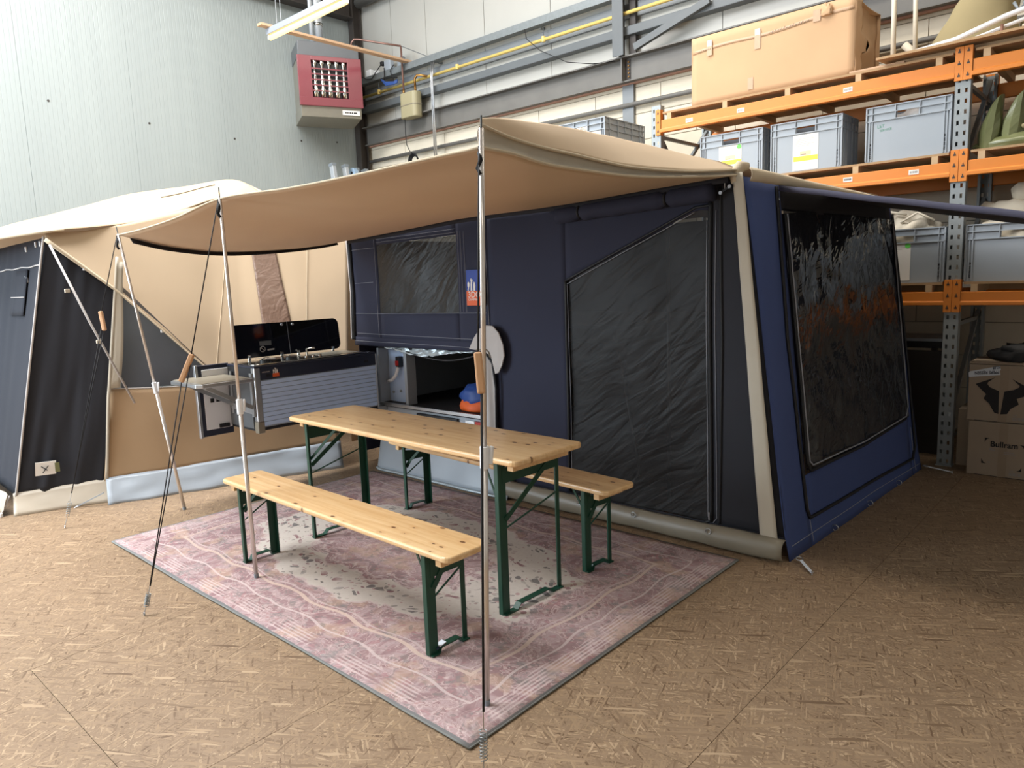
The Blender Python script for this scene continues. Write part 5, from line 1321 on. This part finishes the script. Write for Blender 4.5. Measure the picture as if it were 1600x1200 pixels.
for b0, b1_ in ((-3.775, -1.222), (-1.222, 1.33)):
    xa, xb = b0 + 0.052, b1_ - 0.052
    for li, (z0, z1, c0, c1) in enumerate(LV):
        for ya, yb, sgn in ((RF - 0.006, RF + 0.045, 1), (RB_ + 0.03, RB_ + 0.08, -1)):
            ym = ya if sgn > 0 else yb
            zs = z0 + (z1 - z0) * 0.26
            MB().prism([(ya - (0.010 if sgn > 0 else 0), z0), (yb + (0.010 if sgn < 0 else 0), z0), (yb + (0.010 if sgn < 0 else 0), zs), (yb, zs + 0.004), (yb, z1), (ya, z1), (ya, zs + 0.004), (ya - (0.010 if sgn > 0 else 0), zs)], xa, xb, lambda a, b, c: (c, a, b)).build('beam', 'orange', rk, bevel=0.004)
            for xc, sd in ((b0, 1), (b1_, -1)):
                yc = RF - 0.014 if sgn > 0 else RB_ + 0.084
                x0, x1 = (xc + 0.001, xc + 0.056) if sd > 0 else (xc - 0.056, xc - 0.001)
                cn = MB().box(x0, x1, yc, yc + 0.010, c0, c1).box(x1 - 0.004 if sd > 0 else x0, x1 if sd > 0 else x0 + 0.004, yc, yc + (0.05 if sgn > 0 else -0.03), c0, c1).build('beam_connector', 'orange', rk, bevel=0.003)
                if sgn > 0:
                    for k in range(3):
                        zc = c0 + 0.035 + k * (c1 - c0 - 0.07) / 2; xm = (x0 + x1) / 2
                        MB().box(xm - 0.009, xm + 0.009, yc - 0.002, yc + 0.001, zc - 0.008, zc + 0.004).box(xm - 0.003, xm + 0.003, yc - 0.002, yc + 0.001, zc + 0.004, zc + 0.018).build('hook_slot', 'steel_dark', cn)
        # battens and deck
        nb = 5
        for k in range(nb):
            x = lerp(b0 + 0.14, b1_ - 0.16, k / (nb - 1))
            MB().box(x - 0.022, x + 0.022, RF - 0.004, RB_ + 0.09, z1, z1 + 0.055).build('batten', 'batten', rk)
        MB().box(b0 + 0.07, b1_ - 0.07, RF + 0.002, RB_ + 0.10, z1 + 0.055, z1 + 0.072).build('deck_board', 'chip', rk)
        MB().box(b0 + 0.07, b1_ - 0.07, RF + 0.45, RF + 0.50, z1, z1 + 0.054).build('batten', 'batten', rk)
# small bin labels on the beams
for x, li in ((-3.42, 2), (-2.92, 2), (-2.02, 2), (-2.0, 1), (-1.52, 1), (-2.9, 1)):
    z0, z1 = LV[li][0], LV[li][1]
    pb = MB().box(x - 0.035, x + 0.035, RF - 0.0085, RF - 0.006, z0 + 0.048, z0 + 0.083).build('bin_label', 'paper', rk)
    for k in range(5):
        MB().box(x - 0.026 + k * 0.011, x - 0.019 + k * 0.011, RF - 0.0092, RF - 0.0085, z0 + 0.058, z0 + 0.074).build('label_print', 'inkgrey' if x != -2.0 else 'ink', pb)


# ------------------------------------------------------------------ crates
def crate(m='crate', w=0.60, d=0.40, h=0.42):
    t = thing('stacking_crate', 'x', 'crate', (0, 0, 0))
    wt_ = 0.006; x1, y1 = w / 2 - 0.012, d / 2 - 0.012
    hb = MB()
    # four walls; front and back with a grip opening
    for sy in (-1, 1):
        ya, yb = (sy * y1 - wt_, sy * y1) if sy > 0 else (sy * y1, sy * y1 + wt_)
        hb.box(-x1, -0.075, ya, yb, 0, h).box(0.075, x1, ya, yb, 0, h).box(-0.075, 0.075, ya, yb, 0, h - 0.105).box(-0.075, 0.075, ya, yb, h - 0.052, h)
    for sx in (-1, 1):
        xa, xb = (x1 - wt_, x1) if sx > 0 else (-x1, -x1 + wt_)
        hb.box(xa, xb, -y1 + wt_, y1 - wt_, 0, h)
    hb.box(-x1 + wt_, x1 - wt_, -y1 + wt_, y1 - wt_, 0.0, 0.012)
    body = hb.build('tub', m, t)
    rim = MB()
    for z0, z1, e in ((h - 0.008, h, 0.0), (h - 0.056, h - 0.050, 0.0), (h - 0.112, h - 0.104, 0.002)):
        for sy in (-1, 1):
            a, b = sy * y1, sy * (d / 2 - e); rim.box(-w / 2, w / 2, min(a, b), max(a, b), z0, z1)
        for sx in (-1, 1):
            a, b = sx * x1, sx * (w / 2 - e); rim.box(min(a, b), max(a, b), -d / 2, d / 2, z0, z1)
    rim.build('rim', m, t)
    ribs = MB()
    for x in (-w / 2 + 0.004, -w / 2 + 0.048, -0.085, 0.085, w / 2 - 0.048, w / 2 - 0.004):
        for sy in (-1, 1):
            a, b = sy * y1, sy * (d / 2 - 0.001); ribs.box(x - 0.003, x + 0.003, min(a, b), max(a, b), h - 0.11, h)
    for x in (-w / 2 + 0.03, -w / 2 + 0.05, w / 2 - 0.05, w / 2 - 0.03):
        for sy in (-1, 1):
            a, b = sy * y1, sy * (d / 2 - 0.004); ribs.box(x - 0.004, x + 0.004, min(a, b), max(a, b), 0.01, h - 0.11)
    for y in (-d / 2 + 0.004, -d / 2 + 0.05, -0.07, 0.0, 0.07, d / 2 - 0.05, d / 2 - 0.004):
        for sx in (-1, 1):
            a, b = sx * x1, sx * (w / 2 - 0.002); ribs.box(min(a, b), max(a, b), y - 0.004, y + 0.004, 0.01 if abs(y) > 0.1 or y else h - 0.11, h)
    for sx in (-1, 1):
        for sy in (-1, 1):
            a, b = sx * (x1 - 0.004), sx * (w / 2 - 0.006); c_, e_ = sy * (y1 - 0.004), sy * (d / 2 - 0.006)
            ribs.box(min(a, b), max(a, b), min(c_, e_), max(c_, e_), 0.0, h - 0.11)
    ribs.build('ribs', m, t, kind='stuff')
    for x in (-w / 2 + 0.040, w / 2 - 0.040):
        text('XBBB', 0.034, (x + 0.012, -d / 2 + 0.0105, 0.035), (0, 0, 1), (-1, 0, 0), 'ink', t, 'moulded_letters', 0.0006, 'LEFT', 0.0006) if False else None
        for k in range(4):
            z = 0.03 + k * 0.031
            if k == 3:
                MB().bar((x - 0.010, -d / 2 + 0.0105, z), (x + 0.010, -d / 2 + 0.0105, z + 0.024), 0.002, 0.005).bar((x - 0.010, -d / 2 + 0.0105, z + 0.024), (x + 0.010, -d / 2 + 0.0105, z), 0.002, 0.005).build('moulded_mark', 'ink', t)
            else:
                MB().box(x - 0.011, x + 0.011, -d / 2 + 0.0095, -d / 2 + 0.012, z, z + 0.005).box(x - 0.011, x + 0.011, -d / 2 + 0.0095, -d / 2 + 0.012, z + 0.010, z + 0.015).box(x - 0.011, x + 0.011, -d / 2 + 0.0095, -d / 2 + 0.012, z + 0.019, z + 0.023).box(x - 0.011, x - 0.005, -d / 2 + 0.0095, -d / 2 + 0.012, z, z + 0.023).build('moulded_mark', 'ink', t)
    remember(t)
    return t


proto = crate(); used = [False]
def place_crate(x, y, z, label, rz=0.0, m=None, sc=1.0, group='grey plastic crates on the rack'):
    if not used[0]:
        o = proto; used[0] = True
    else:
        o = copy_tree(proto)
    o.location = (x, y, z); o.rotation_euler = (0, 0, rz); o['label'] = label; o['group'] = group; o.scale = (1, 1, sc)
    return o
D2, D3, D1 = 2.386, 1.428, 3.093
def paper(x0, x1, z0, z1, yf, hi=None, green=False, root=None, lines=5):
    """sheet taped to the front of a crate (coordinates relative to the crate)"""
    ORG.setdefault(root, Vector((0, 0, 0)))
    s = MB().box(x0, x1, yf - 0.002, yf, z0, z1).build('paper_sheet', 'paper', root)
    if hi: MB().box(x0 + 0.006, x1 - 0.002, yf - 0.003, yf - 0.002, hi[0], hi[1]).build('highlight', 'hi', s)
    for k in range(lines):
        zz = z1 - 0.035 - k * 0.014
        MB().box(x0 + 0.02, x1 - 0.03 - 0.03 * (k % 3), yf - 0.0026, yf - 0.002, zz, zz + 0.0025).build('printed_line', 'inkgrey', s)
    if hi:
        MB().box(x0 + 0.06, x1 - 0.06, yf - 0.003, yf - 0.002, hi[1] + 0.006, hi[1] + 0.04).build('printed_block', 'pinkink', s)
        MB().box(x0 + 0.065, x0 + 0.11, yf - 0.0034, yf - 0.003, hi[1] + 0.010, hi[1] + 0.016).build('printed_line', 'inkgrey', s)
    if green: MB().tube([(x1 - 0.022, yf - 0.002, z1 - 0.02), (x1 - 0.022, yf - 0.0035, z1 - 0.02)], 0.02, 14).build('green_sticker', 'gsticker', s)
# (crates are built at the origin, so their own sheets are added in crate coordinates)
CF = -0.1886
c1 = place_crate(-3.03, 6.565, D2, 'grey crate with highlighted sheet and green sticker, on the upper rack shelf'); ORG[c1] = Vector((0, 0, 0))
c2 = place_crate(-2.362, 6.560, D2, 'grey crate with a white sheet striped yellow at its lower part, upper rack shelf'); ORG[c2] = Vector((0, 0, 0))
c3 = place_crate(-1.588, 6.555, D2, 'grey crate with green handwriting on its plain front, upper rack shelf'); ORG[c3] = Vector((0, 0, 0))
c4 = place_crate(-1.588, 6.560, D3, 'grey crate of cream canvas with white sheet and green sticker, lower rack shelf'); ORG[c4] = Vector((0, 0, 0))
c5 = place_crate(-0.862, 6.560, D3, 'grey crate of cream canvas with a bare front, lower rack shelf'); ORG[c5] = Vector((0, 0, 0))
c6 = place_crate(-2.30, 6.560, D3, 'grey crate standing behind the tent on the lower rack shelf'); ORG[c6] = Vector((0, 0, 0))
paper(-0.115, 0.10, 0.03, 0.305, CF, (0.14, 0.178), True, c1, 5)
paper(-0.105, 0.105, 0.01, 0.30, CF, (0.085, 0.125), False, c2, 5)
paper(-0.12, 0.06, 0.02, 0.31, CF, None, True, c4, 3)
M['greenpen'] = mat('green_marker', (96, 150, 126), 0.8, var=0.0)
text('LET', 0.034, (-0.215, CF - 0.0003, 0.255), (1, 0, 0.05), (-0.05, 0, 1), 'greenpen', c3, 'handwriting', 0.0004)
text('SERVICE', 0.024, (-0.195, CF - 0.0003, 0.226), (1, 0, 0.08), (-0.08, 0, 1), 'greenpen', c3, 'handwriting', 0.0004)
# stack of crates left of the rack, only its top shows
sx_, sy_ = -4.59, 6.59
for k in range(7):
    o = place_crate(sx_, sy_, 0.0 + k * 0.4485, 'grey crate in the tall stack left of the rack, below its topmost one', 0.02, sc=1.066, group='tall stack of crates beside the rack')
    o.scale = (1, 1.93, 1.066)
    ORG[o] = Vector((0, 0, 0))
    if k == 6:
        o['label'] = 'topmost grey crate of the tall stack left of the rack'
        paper(0.09, 0.235, 0.12, 0.305, CF, None, False, o, 3)
        MB().tube([(0.215, CF - 0.003, 0.14), (0.215, CF - 0.005, 0.14)], 0.024, 14).build('green_sticker', 'gsticker', o)
tp = thing('crumpled_plastic', 'crumpled white plastic heaped in the topmost crate left of the rack', 'plastic sheet', (-4.66, 6.45, 2.80))
lump(-4.66, 6.45, 2.80, 0.22, 0.20, 0.37, 0.25, 3, 31).build('sheet', 'paper', tp, smooth=True)
def canvas(x, y, z, sx, sy, sz, seed, label, m='cream', name='folded_canvas', amp=0.28, fr=2.6):
    t = thing(name, label, 'canvas', (x, y, z))
    lump(x, y, z, sx, sy, sz, amp, fr, seed, 0.3, 44, 22).build('cloth', m, t, smooth=True)
    return t
cv = canvas(-1.60, 6.56, D3 + 0.28, 0.245, 0.165, 0.27, 41, 'cream canvas bulging out of the crate with the green sticker')
MB().tube([(-1.78, 6.43, 1.93), (-1.70, 6.42, 1.99), (-1.58, 6.42, 1.96)], 0.012, 6).build('fold', 'cream', cv, smooth=True)
MB().tube([(-1.62, 6.415, 1.90), (-1.50, 6.41, 1.97), (-1.38, 6.41, 1.90)], 0.010, 6).build('fold', 'cream', cv, smooth=True)
canvas(-0.90, 6.56, D3 + 0.28, 0.25, 0.165, 0.21, 47, 'cream canvas filling the bare-fronted crate')
canvas(-1.58, 6.56, D2 + 0.22, 0.2, 0.15, 0.16, 52, 'white plastic sheet inside the crate with green handwriting', 'paper', 'plastic_sheet')
cb = thing('rolled_canvas', 'rolled cream canvas lying on top of the bare-fronted crate', 'canvas', (-0.85, 6.6, 1.85))
for k, (dz, dx, r_) in enumerate(((0.0, -0.10, 0.085), (0.13, 0.10, 0.075), (0.03, 0.20, 0.07))):
    pts = [(-0.86 + dx + (q - 5) * 0.032, 6.60 + 0.02 * k, 1.935 + dz + 0.012 * nz(q * 0.5, k, 0)) for q in range(11)]
    MB().tube(pts, [r_ * (0.55 if q in (0, 10) else 1.0) * (1 + 0.15 * nz(q * 0.8, k * 4, 1)) for q in range(11)], 12).build('roll', 'cream', cb, smooth=True)

# ------------------------------------------------------------------ things on the top shelf
bxo = thing('cardboard_box', 'big torn brown cardboard box on the top rack shelf', 'box', (-2.71, 6.75, D1))
X0, X1, Y0, Y1, Z0, Z1 = -3.43, -2.0, 6.40, 7.05, D1, D1 + 0.60
def cardface(P, nu, nv, name='panel'): return MB().grid(P, nu, nv).build(name, 'card', bxo, smooth=True, solid=0.006)
cardface(lambda u, v: (lerp(X0, X1, u), Y0 + 0.010 * nz(u * 3, v * 2, 0) , lerp(Z0, Z1, v)), 24, 10, 'front_panel')
cardface(lambda u, v: (lerp(X0, X1, u), Y1, lerp(Z0, Z1, v)), 8, 4, 'back_panel')
cardface(lambda u, v: (X0, lerp(Y0, Y1, u), lerp(Z0, Z1, v)), 6, 4, 'end_panel')
cardface(lambda u, v: (lerp(X0, X1, u), lerp(Y0, Y1, v), Z1 - 0.02 * sin(pi * v)), 8, 6, 'top_panel')
# torn right end: two ragged halves with a hole between
def tear(v): return 0.30 + 0.10 * nz(v * 9, 2, 0) + (0.16 if 0.35 < v < 0.55 else 0)
cardface(lambda u, v: (X1 + 0.015 * nz(v * 4, u, 3), Y0 + (Y1 - Y0) * u * (tear(v) - 0.04), lerp(Z0, Z1, v)), 6, 24, 'torn_panel')
cardface(lambda u, v: (X1 - 0.03 + 0.03 * nz(v * 3, u * 2, 9), lerp(Y0 + (Y1 - Y0) * (tear(v) + (0.10 if 0.40 < v < 0.62 else -0.02)), Y1, u), lerp(Z0, Z1, v)), 8, 24, 'torn_panel')
MB().box(X1 - 0.10, X1 - 0.09, Y0 + 0.05, Y1 - 0.05, Z0 + 0.02, Z1 - 0.03).build('inner_panel', 'dark', bxo)
MB().grid(lambda u, v: (lerp(X0 + 0.01, X1 - 0.01, u), Y0 - 0.006 + 0.010 * nz(u * 3, 0.8 * 2, 0), Z1 - 0.105 - 0.035 * (1 - u) + 0.03 * v + 0.01 * sin(u * 9)), 30, 2).build('parcel_tape', 'tape', bxo, smooth=True, solid=0.001)
for x, zz, w, h in ((-3.25, Z1 - 0.12, 0.05, 0.12), (-2.80, Z1 - 0.15, 0.055, 0.15), (-2.86, Z0 + 0.10, 0.05, 0.10), (-2.30, Z1 - 0.08, 0.06, 0.09)):
    MB().box(x - w / 2, x + w / 2, Y0 - 0.0125, Y0 - 0.0115, zz - h / 2, zz + h / 2).build('tape_patch', 'tape', bxo)
for x, zz in ((-3.25, Z1 - 0.075), (-2.80, Z1 - 0.085)):
    MB().box(x - 0.022, x + 0.022, Y0 - 0.0135, Y0 - 0.0125, zz - 0.025, zz + 0.025).build('sticker', 'paper', bxo)
for k in range(14):
    x = -2.70 + k * 0.025; h = 0.010 + 0.006 * ((k * 7) % 3)
    MB().bar((x, Y0 - 0.0145, Z1 - 0.125 + 0.0012 * k), (x + 0.014, Y0 - 0.0145, Z1 - 0.125 + h + 0.0012 * k), 0.001, 0.003).build('pen_scrawl', 'steel_dark', bxo)
for k in range(7):
    x = -3.38 + k * 0.022
    MB().bar((x, Y0 - 0.0145, Z1 - 0.13), (x + 0.012, Y0 - 0.0145, Z1 - 0.120), 0.001, 0.002).build('pen_scrawl', 'steel_dark', bxo)
lump(-2.22, Y0 - 0.02, Z1 - 0.10, 0.045, 0.02, 0.09, 0.4, 4, 61).build('torn_flap', 'card', bxo, smooth=True)
MB().box(-2.02, -1.62, 6.345, 6.42, D1, D1 + 0.016).build('loose_batten', 'lath', label='loose orange-brown batten at the foot of the torn cardboard box', cat='batten', bevel=0.003)
MB().prism([(-1.80, 6.26), (1.0, 6.20), (1.0, 7.3), (-1.66, 7.3)], 3.131, 3.149, lambda a, b, c: (a, b, c)).build('loose_sheet', 'chip', label='thin pale board lying loose across the top of the rack', cat='board')
MB().box(-1.70, 1.2, 6.42, 7.2, D1, 3.131).build('packing_panel', 'batten', label='flat pack of panels under the loose board on top of the rack', cat='panel')
pp = thing('white_tube', 'upright white tube standing on the rack beside the cardboard box', 'tube', (-1.73, 6.48, 3.149), 'white tubes on the rack')
MB().tube([(-1.732, 6.46, 3.149), (-1.742, 6.46, 3.85)], 0.018, 10).build('tube', 'cream', pp, smooth=True)
MB().tube([(-1.732, 6.46, 3.149), (-1.732, 6.46, 3.165)], 0.021, 10).build('end_cap', 'white', pp, smooth=True)
pp2 = thing('white_tube', 'upright white tube half hidden by the khaki canvas on the rack', 'tube', (-1.62, 6.72, 3.149), 'white tubes on the rack')
MB().tube([(-1.64, 6.72, 3.149), (-1.66, 6.72, 3.95)], 0.017, 10).build('tube', 'cream', pp2, smooth=True)
MB().tube([(-1.64, 6.72, 3.149), (-1.64, 6.72, 3.165)], 0.020, 10).build('end_cap', 'white', pp2, smooth=True)
wfm = thing('white_frame_tube', 'long white tube lying slanting along the rack top', 'tube', (-1.2, 6.42, 3.15))
MB().tube([(-1.585, 6.42, 3.170), (-1.30, 6.42, 3.20), (-1.0, 6.42, 3.285), (-0.3, 6.42, 3.42)], 0.019, 10).build('tube', 'white', wfm, smooth=True)
MB().tube([(-1.30, 6.48, 3.172), (-0.9, 6.48, 3.255), (-0.4, 6.48, 3.34)], 0.013, 10).build('inner_tube', 'white', wfm, smooth=True)
MB().tube([(-1.02, 6.45, 3.149), (-1.02, 6.45, 3.245)], 0.010, 8).build('wooden_stub', 'rust', wfm)
MB().tube([(-1.73, 6.75, 3.33), (-1.66, 6.76, 3.25), (-1.56, 6.78, 3.19), (-1.45, 6.80, 3.18)], 0.03, 10).build('hose_piece', 'cream', label='short bent pale hose between the white tubes', cat='hose', smooth=True)
kc = thing('khaki_canvas', 'tall heap of khaki canvas on the top of the rack', 'canvas', (-1.25, 6.72, 3.149))
def Pk(u, v):
    a = 2 * pi * u; w = lerp(0.33, 0.16, v ** 1.2) if v < 0.98 else 0.0
    x = -1.30 + lerp(0, 0.14, v) + w * cos(a) * (1 + 0.12 * nz(cos(a) * 2, sin(a) * 2, v * 3)); y = 6.80 + 0.16 * sin(a) * (1 if v < 0.98 else 0)
    return (x, y, 3.149 + 0.47 * v + 0.02 * nz(a, v * 4, 1))
MB().grid(Pk, 32, 18).build('cloth', 'khaki', kc, smooth=True)
kc2 = thing('khaki_canvas', 'lower khaki canvas bundle behind the slanting white tube', 'canvas', (-0.66, 6.9, 3.149))
lump(-0.66, 6.90, 3.149, 0.30, 0.16, 0.30, 0.2, 2.5, 71).build('cloth', 'khaki', kc2, smooth=True)
kc3 = thing('folded_canvas', 'cream cloth scraps at the right end of the rack top', 'canvas', (-0.72, 6.5, 3.149))
lump(-0.74, 6.58, 3.149, 0.16, 0.10, 0.20, 0.4, 3.5, 77).build('cloth', 'cream', kc3, smooth=True)
mp = thing('metal_fittings', 'tangle of grey metal fittings above the khaki canvas', 'fittings', (-0.8, 6.62, 3.3))
for k in range(6):
    MB().tube([(-0.98 + 0.06 * k, 6.62, 3.42 - 0.01 * k), (-0.95 + 0.06 * k, 6.60, 3.36), (-0.90 + 0.06 * k, 6.63, 3.40)], 0.012, 6).build('fitting', 'cratedk', mp, smooth=True)
# olive tarpaulin on the second shelf, right bay
ot = thing('olive_tarpaulin', 'glossy folded olive tarpaulin on the shelf right of the rack post', 'tarpaulin', (-0.85, 6.55, D2))
def fold(cx_, cy_, z0, w, h, seed, lean):
    def P(u, v):
        a = 2 * pi * u
        k = 1 + 0.18 * nz(cos(a) * 1.6 + seed, sin(a) * 1.6, v * 2.2)
        ww = w * (0.62 + 0.38 * sin(pi * min(1, v * 1.1 + 0.12))) * k
        if v > 0.97: ww *= 0.75
        return (cx_ + ww * cos(a) + lean * v * v, cy_ + 0.10 * k * sin(a) * (1 - 0.3 * v), z0 + h * v + 0.04 * cos(a) * v)
    return MB().grid(P, 11, 7)
fold(-1.075, 6.50, D2, 0.075, 0.345, 3, 0.05).build('upright_fold', 'olive', ot, solid=0.006)
fold(-0.925, 6.52, D2 + 0.02, 0.085, 0.345, 9, 0.04).build('upright_fold', 'olive', ot, solid=0.006)
lump(-0.86, 6.50, D2, 0.30, 0.12, 0.10, 0.2, 3, 15).build('flat_fold', 'olive', ot, smooth=True)
lump(-0.70, 6.55, D2 + 0.05, 0.22, 0.10, 0.09, 0.3, 3, 19).build('flat_fold', 'olive', ot, smooth=True)
rp = thing('pale_rope_knot', 'pale knotted rope lying on the olive tarpaulin', 'rope', (-0.78, 6.46, D2 + 0.12))
MB().tube([(-0.86, 6.46, D2 + 0.135), (-0.80, 6.44, D2 + 0.15), (-0.77, 6.45, D2 + 0.17), (-0.74, 6.45, D2 + 0.14), (-0.66, 6.46, D2 + 0.20), (-0.55, 6.47, D2 + 0.26)], 0.018, 8).build('strand', 'khaki', rp, smooth=True)
# dark folded tarpaulin behind the canvas crate
dt = thing('dark_cover', 'dark grey cover folded behind the rolled canvas', 'cover', (-0.6, 7.0, D3))
lump(-0.72, 7.02, D3, 0.38, 0.16, 0.75, 0.15, 2, 83).build('cloth', 'heatgrey', dt, smooth=True)

# ------------------------------------------------------------------ on the floor under the rack
def carton(name, label, x0, x1, y0, y1, z0, z1):
    t = thing(name, label, 'box', ((x0 + x1) / 2, (y0 + y1) / 2, z0), 'cartons stacked under the rack')
    MB().box(x0, x1, y0, y1, z0, z1 - 0.002).build('carton', 'card2', t, bevel=0.006)
    xm = x0 + 0.222
    MB().box(xm - 0.027, xm + 0.027, y0 - 0.0015, y0, z0 + 0.004, z1 - 0.004).build('tape', 'tape2', t)
    MB().box(x0 + 0.05, x1 - 0.02, y0 - 0.0010, y0, z0 + 0.002, z0 + 0.006).build('flap_gap', 'steel_dark', t)
    return t
bt = carton('emblem_carton', 'carton with a black bull head emblem and white printed tape', -1.062, -0.46, 6.20, 6.62, 0.408, 0.83)
sx0, sz0 = -1.067, 0.41
def epx(cx_, cy_): return (sx0 + (cx_ / 6 - 10) * 0.00393, sz0 + (655 - (550 + cy_ / 6)) * 0.0048)
lh = [(140, 290), (320, 222), (256, 268), (252, 285), (272, 312), (365, 345), (370, 555), (330, 545), (300, 500), (280, 465), (222, 420), (245, 380)]
rh = [(414, 345), (500, 325), (545, 300), (550, 285), (480, 228), (610, 290), (660, 310), (610, 375), (530, 405), (552, 455), (480, 500), (450, 550), (388, 557)]
for h_ in (lh, rh):
    MB().prism([epx(a, b) for a, b in h_], 6.1985, 6.1965, lambda a, b, c: (a, c, b)).build('bull_emblem', 'ink', bt)
tpw = MB().bar((-1.062, 6.1962, 0.748), (-0.868, 6.1962, 0.775), 0.002, 0.036, (0, 0, 1)).bar((-1.055, 6.1955, 0.758), (-0.868, 6.1955, 0.808), 0.002, 0.030, (0, 0, 1)).build('printed_tape', 'tapewhite', bt)
text('PPERS RIJSSEN', 0.031, (-0.874, 6.1940, 0.788), (-1, 0, -0.10), (0.10, 0, -1), 'tapeink', tpw, 'tape_lettering', 0.0003, 'LEFT', 0.0008, 0.80)
text('KUIF', 0.026, (-0.874, 6.1932, 0.822), (-1, 0, -0.20), (0.20, 0, -1), 'tapeink', tpw, 'tape_lettering', 0.0003, 'LEFT', 0.0008, 0.80)
bb = carton('lettered_carton', 'carton printed Bullram at the bottom of the stack under the rack', -1.045, -0.44, 6.19, 6.60, 0.0, 0.408)
bx_ = lambda cx_: -1.040 + (cx_ / 6 - 12) * 0.00393
bz_ = lambda cy_: 0.0 + (738 - (550 + cy_ / 6)) * 0.0048
text('Bullram', 0.058, (bx_(284), 6.1880, bz_(845)), (1, 0, 0), (0, 0, 1), 'ink', bb, 'print', 0.0003, 'LEFT', 0.0014, 0.95)
for cx_, cy_, dx, dz in ((230, 768, 1, -1), (606, 808, -1, -1), (208, 1010, 1, 1), (586, 1052, -1, 1)):
    a, b = bx_(cx_), bz_(cy_)
    MB().prism([(a, b), (a + dx * 0.03, b), (a + dx * 0.012, b + dz * 0.010), (a, b + dz * 0.034)], 6.1895, 6.1880, lambda p, q, c: (p, c, q)).build('corner_mark', 'ink', bb)
for cx_, cy_, w in ((280, 880, 0.035), (280, 868, 0.028), (415, 890, 0.06), (415, 905, 0.07), (262, 997, 0.02)):
    MB().box(bx_(cx_), bx_(cx_) + w, 6.1883, 6.1895, bz_(cy_), bz_(cy_) + 0.004).build('small_print', 'inkgrey', bb)
for t_, zz in ((bt, 0.408), (bb, 0.0)):
    y_ = 6.1985 if t_ is bt else 6.1885
    for k in range(9):
        MB().box(-0.775 + k * 0.008, -0.771 + k * 0.008, y_ - 0.001, y_, zz + 0.022, zz + 0.045).build('bar_print', 'inkgrey', t_)
    text('250', 0.018, (-0.775, y_ - 0.0005, zz + 0.05), (1, 0, 0), (0, 0, 1), 'inkgrey', t_, 'print', 0.0003)
sm = thing('brown_carton', 'smaller brown carton with a white strap behind the stacked cartons', 'box', (-1.10, 6.50, 0))
MB().box(-1.158, -1.066, 6.42, 6.75, 0.0, 0.45).build('carton', 'card2', sm, bevel=0.006)
MB().tube([(-1.066, 6.40, 0.40), (-1.062, 6.395, 0.25), (-1.066, 6.40, 0.17)], 0.007, 6).build('strap', 'white', sm, smooth=True)
MB().prism([(-1.06, 6.20), (-0.46, 6.20), (-0.46, 6.60), (-1.06, 6.60)], 0.832, 0.845, lambda a, b, c: (a, b, c)).build('card_sheet', 'card2', label='loose sheet of brown card on the carton with the bull emblem', cat='card')
rg = thing('black_rags', 'dark rags lying on the carton with the bull emblem', 'rags', (-0.72, 6.4, 0.845))
lump(-0.70, 6.42, 0.845, 0.24, 0.16, 0.14, 0.4, 2.5, 91).build('cloth', 'zip', rg, smooth=True)
dk = thing('grey_panel_table', 'low steel table with bluish top behind the tent under the rack', 'table', (-1.9, 6.95, 0))
MB().box(-2.9, -1.36, 6.75, 7.25, 0.93, 0.96).build('top', 'pvc', dk, bevel=0.003)
MB().box(-2.9, -1.35, 6.745, 6.755, 0.88, 0.935).build('dark_edge', 'black', dk)
for x in (-2.85, -1.42):
    for y in (6.80, 7.2):
        MB().box(x - 0.02, x + 0.02, y - 0.02, y + 0.02, 0, 0.93).build('leg', 'steel_dark', dk)
dp = thing('dark_board', 'dark brown board leaning under the rack behind the tent', 'board', (-1.9, 7.0, 0))
MB().bar((-1.72, 6.70, 0.0), (-1.72, 6.735, 0.86), 0.80, 0.02, (0, 1, 0)).build('board', 'steel_dark', dp)
MB().bar((-1.72, 6.695, 0.10), (-1.72, 6.698, 0.14), 0.80, 0.012, (0, 1, 0)).build('edge_strip', 'steel_dark', dp)
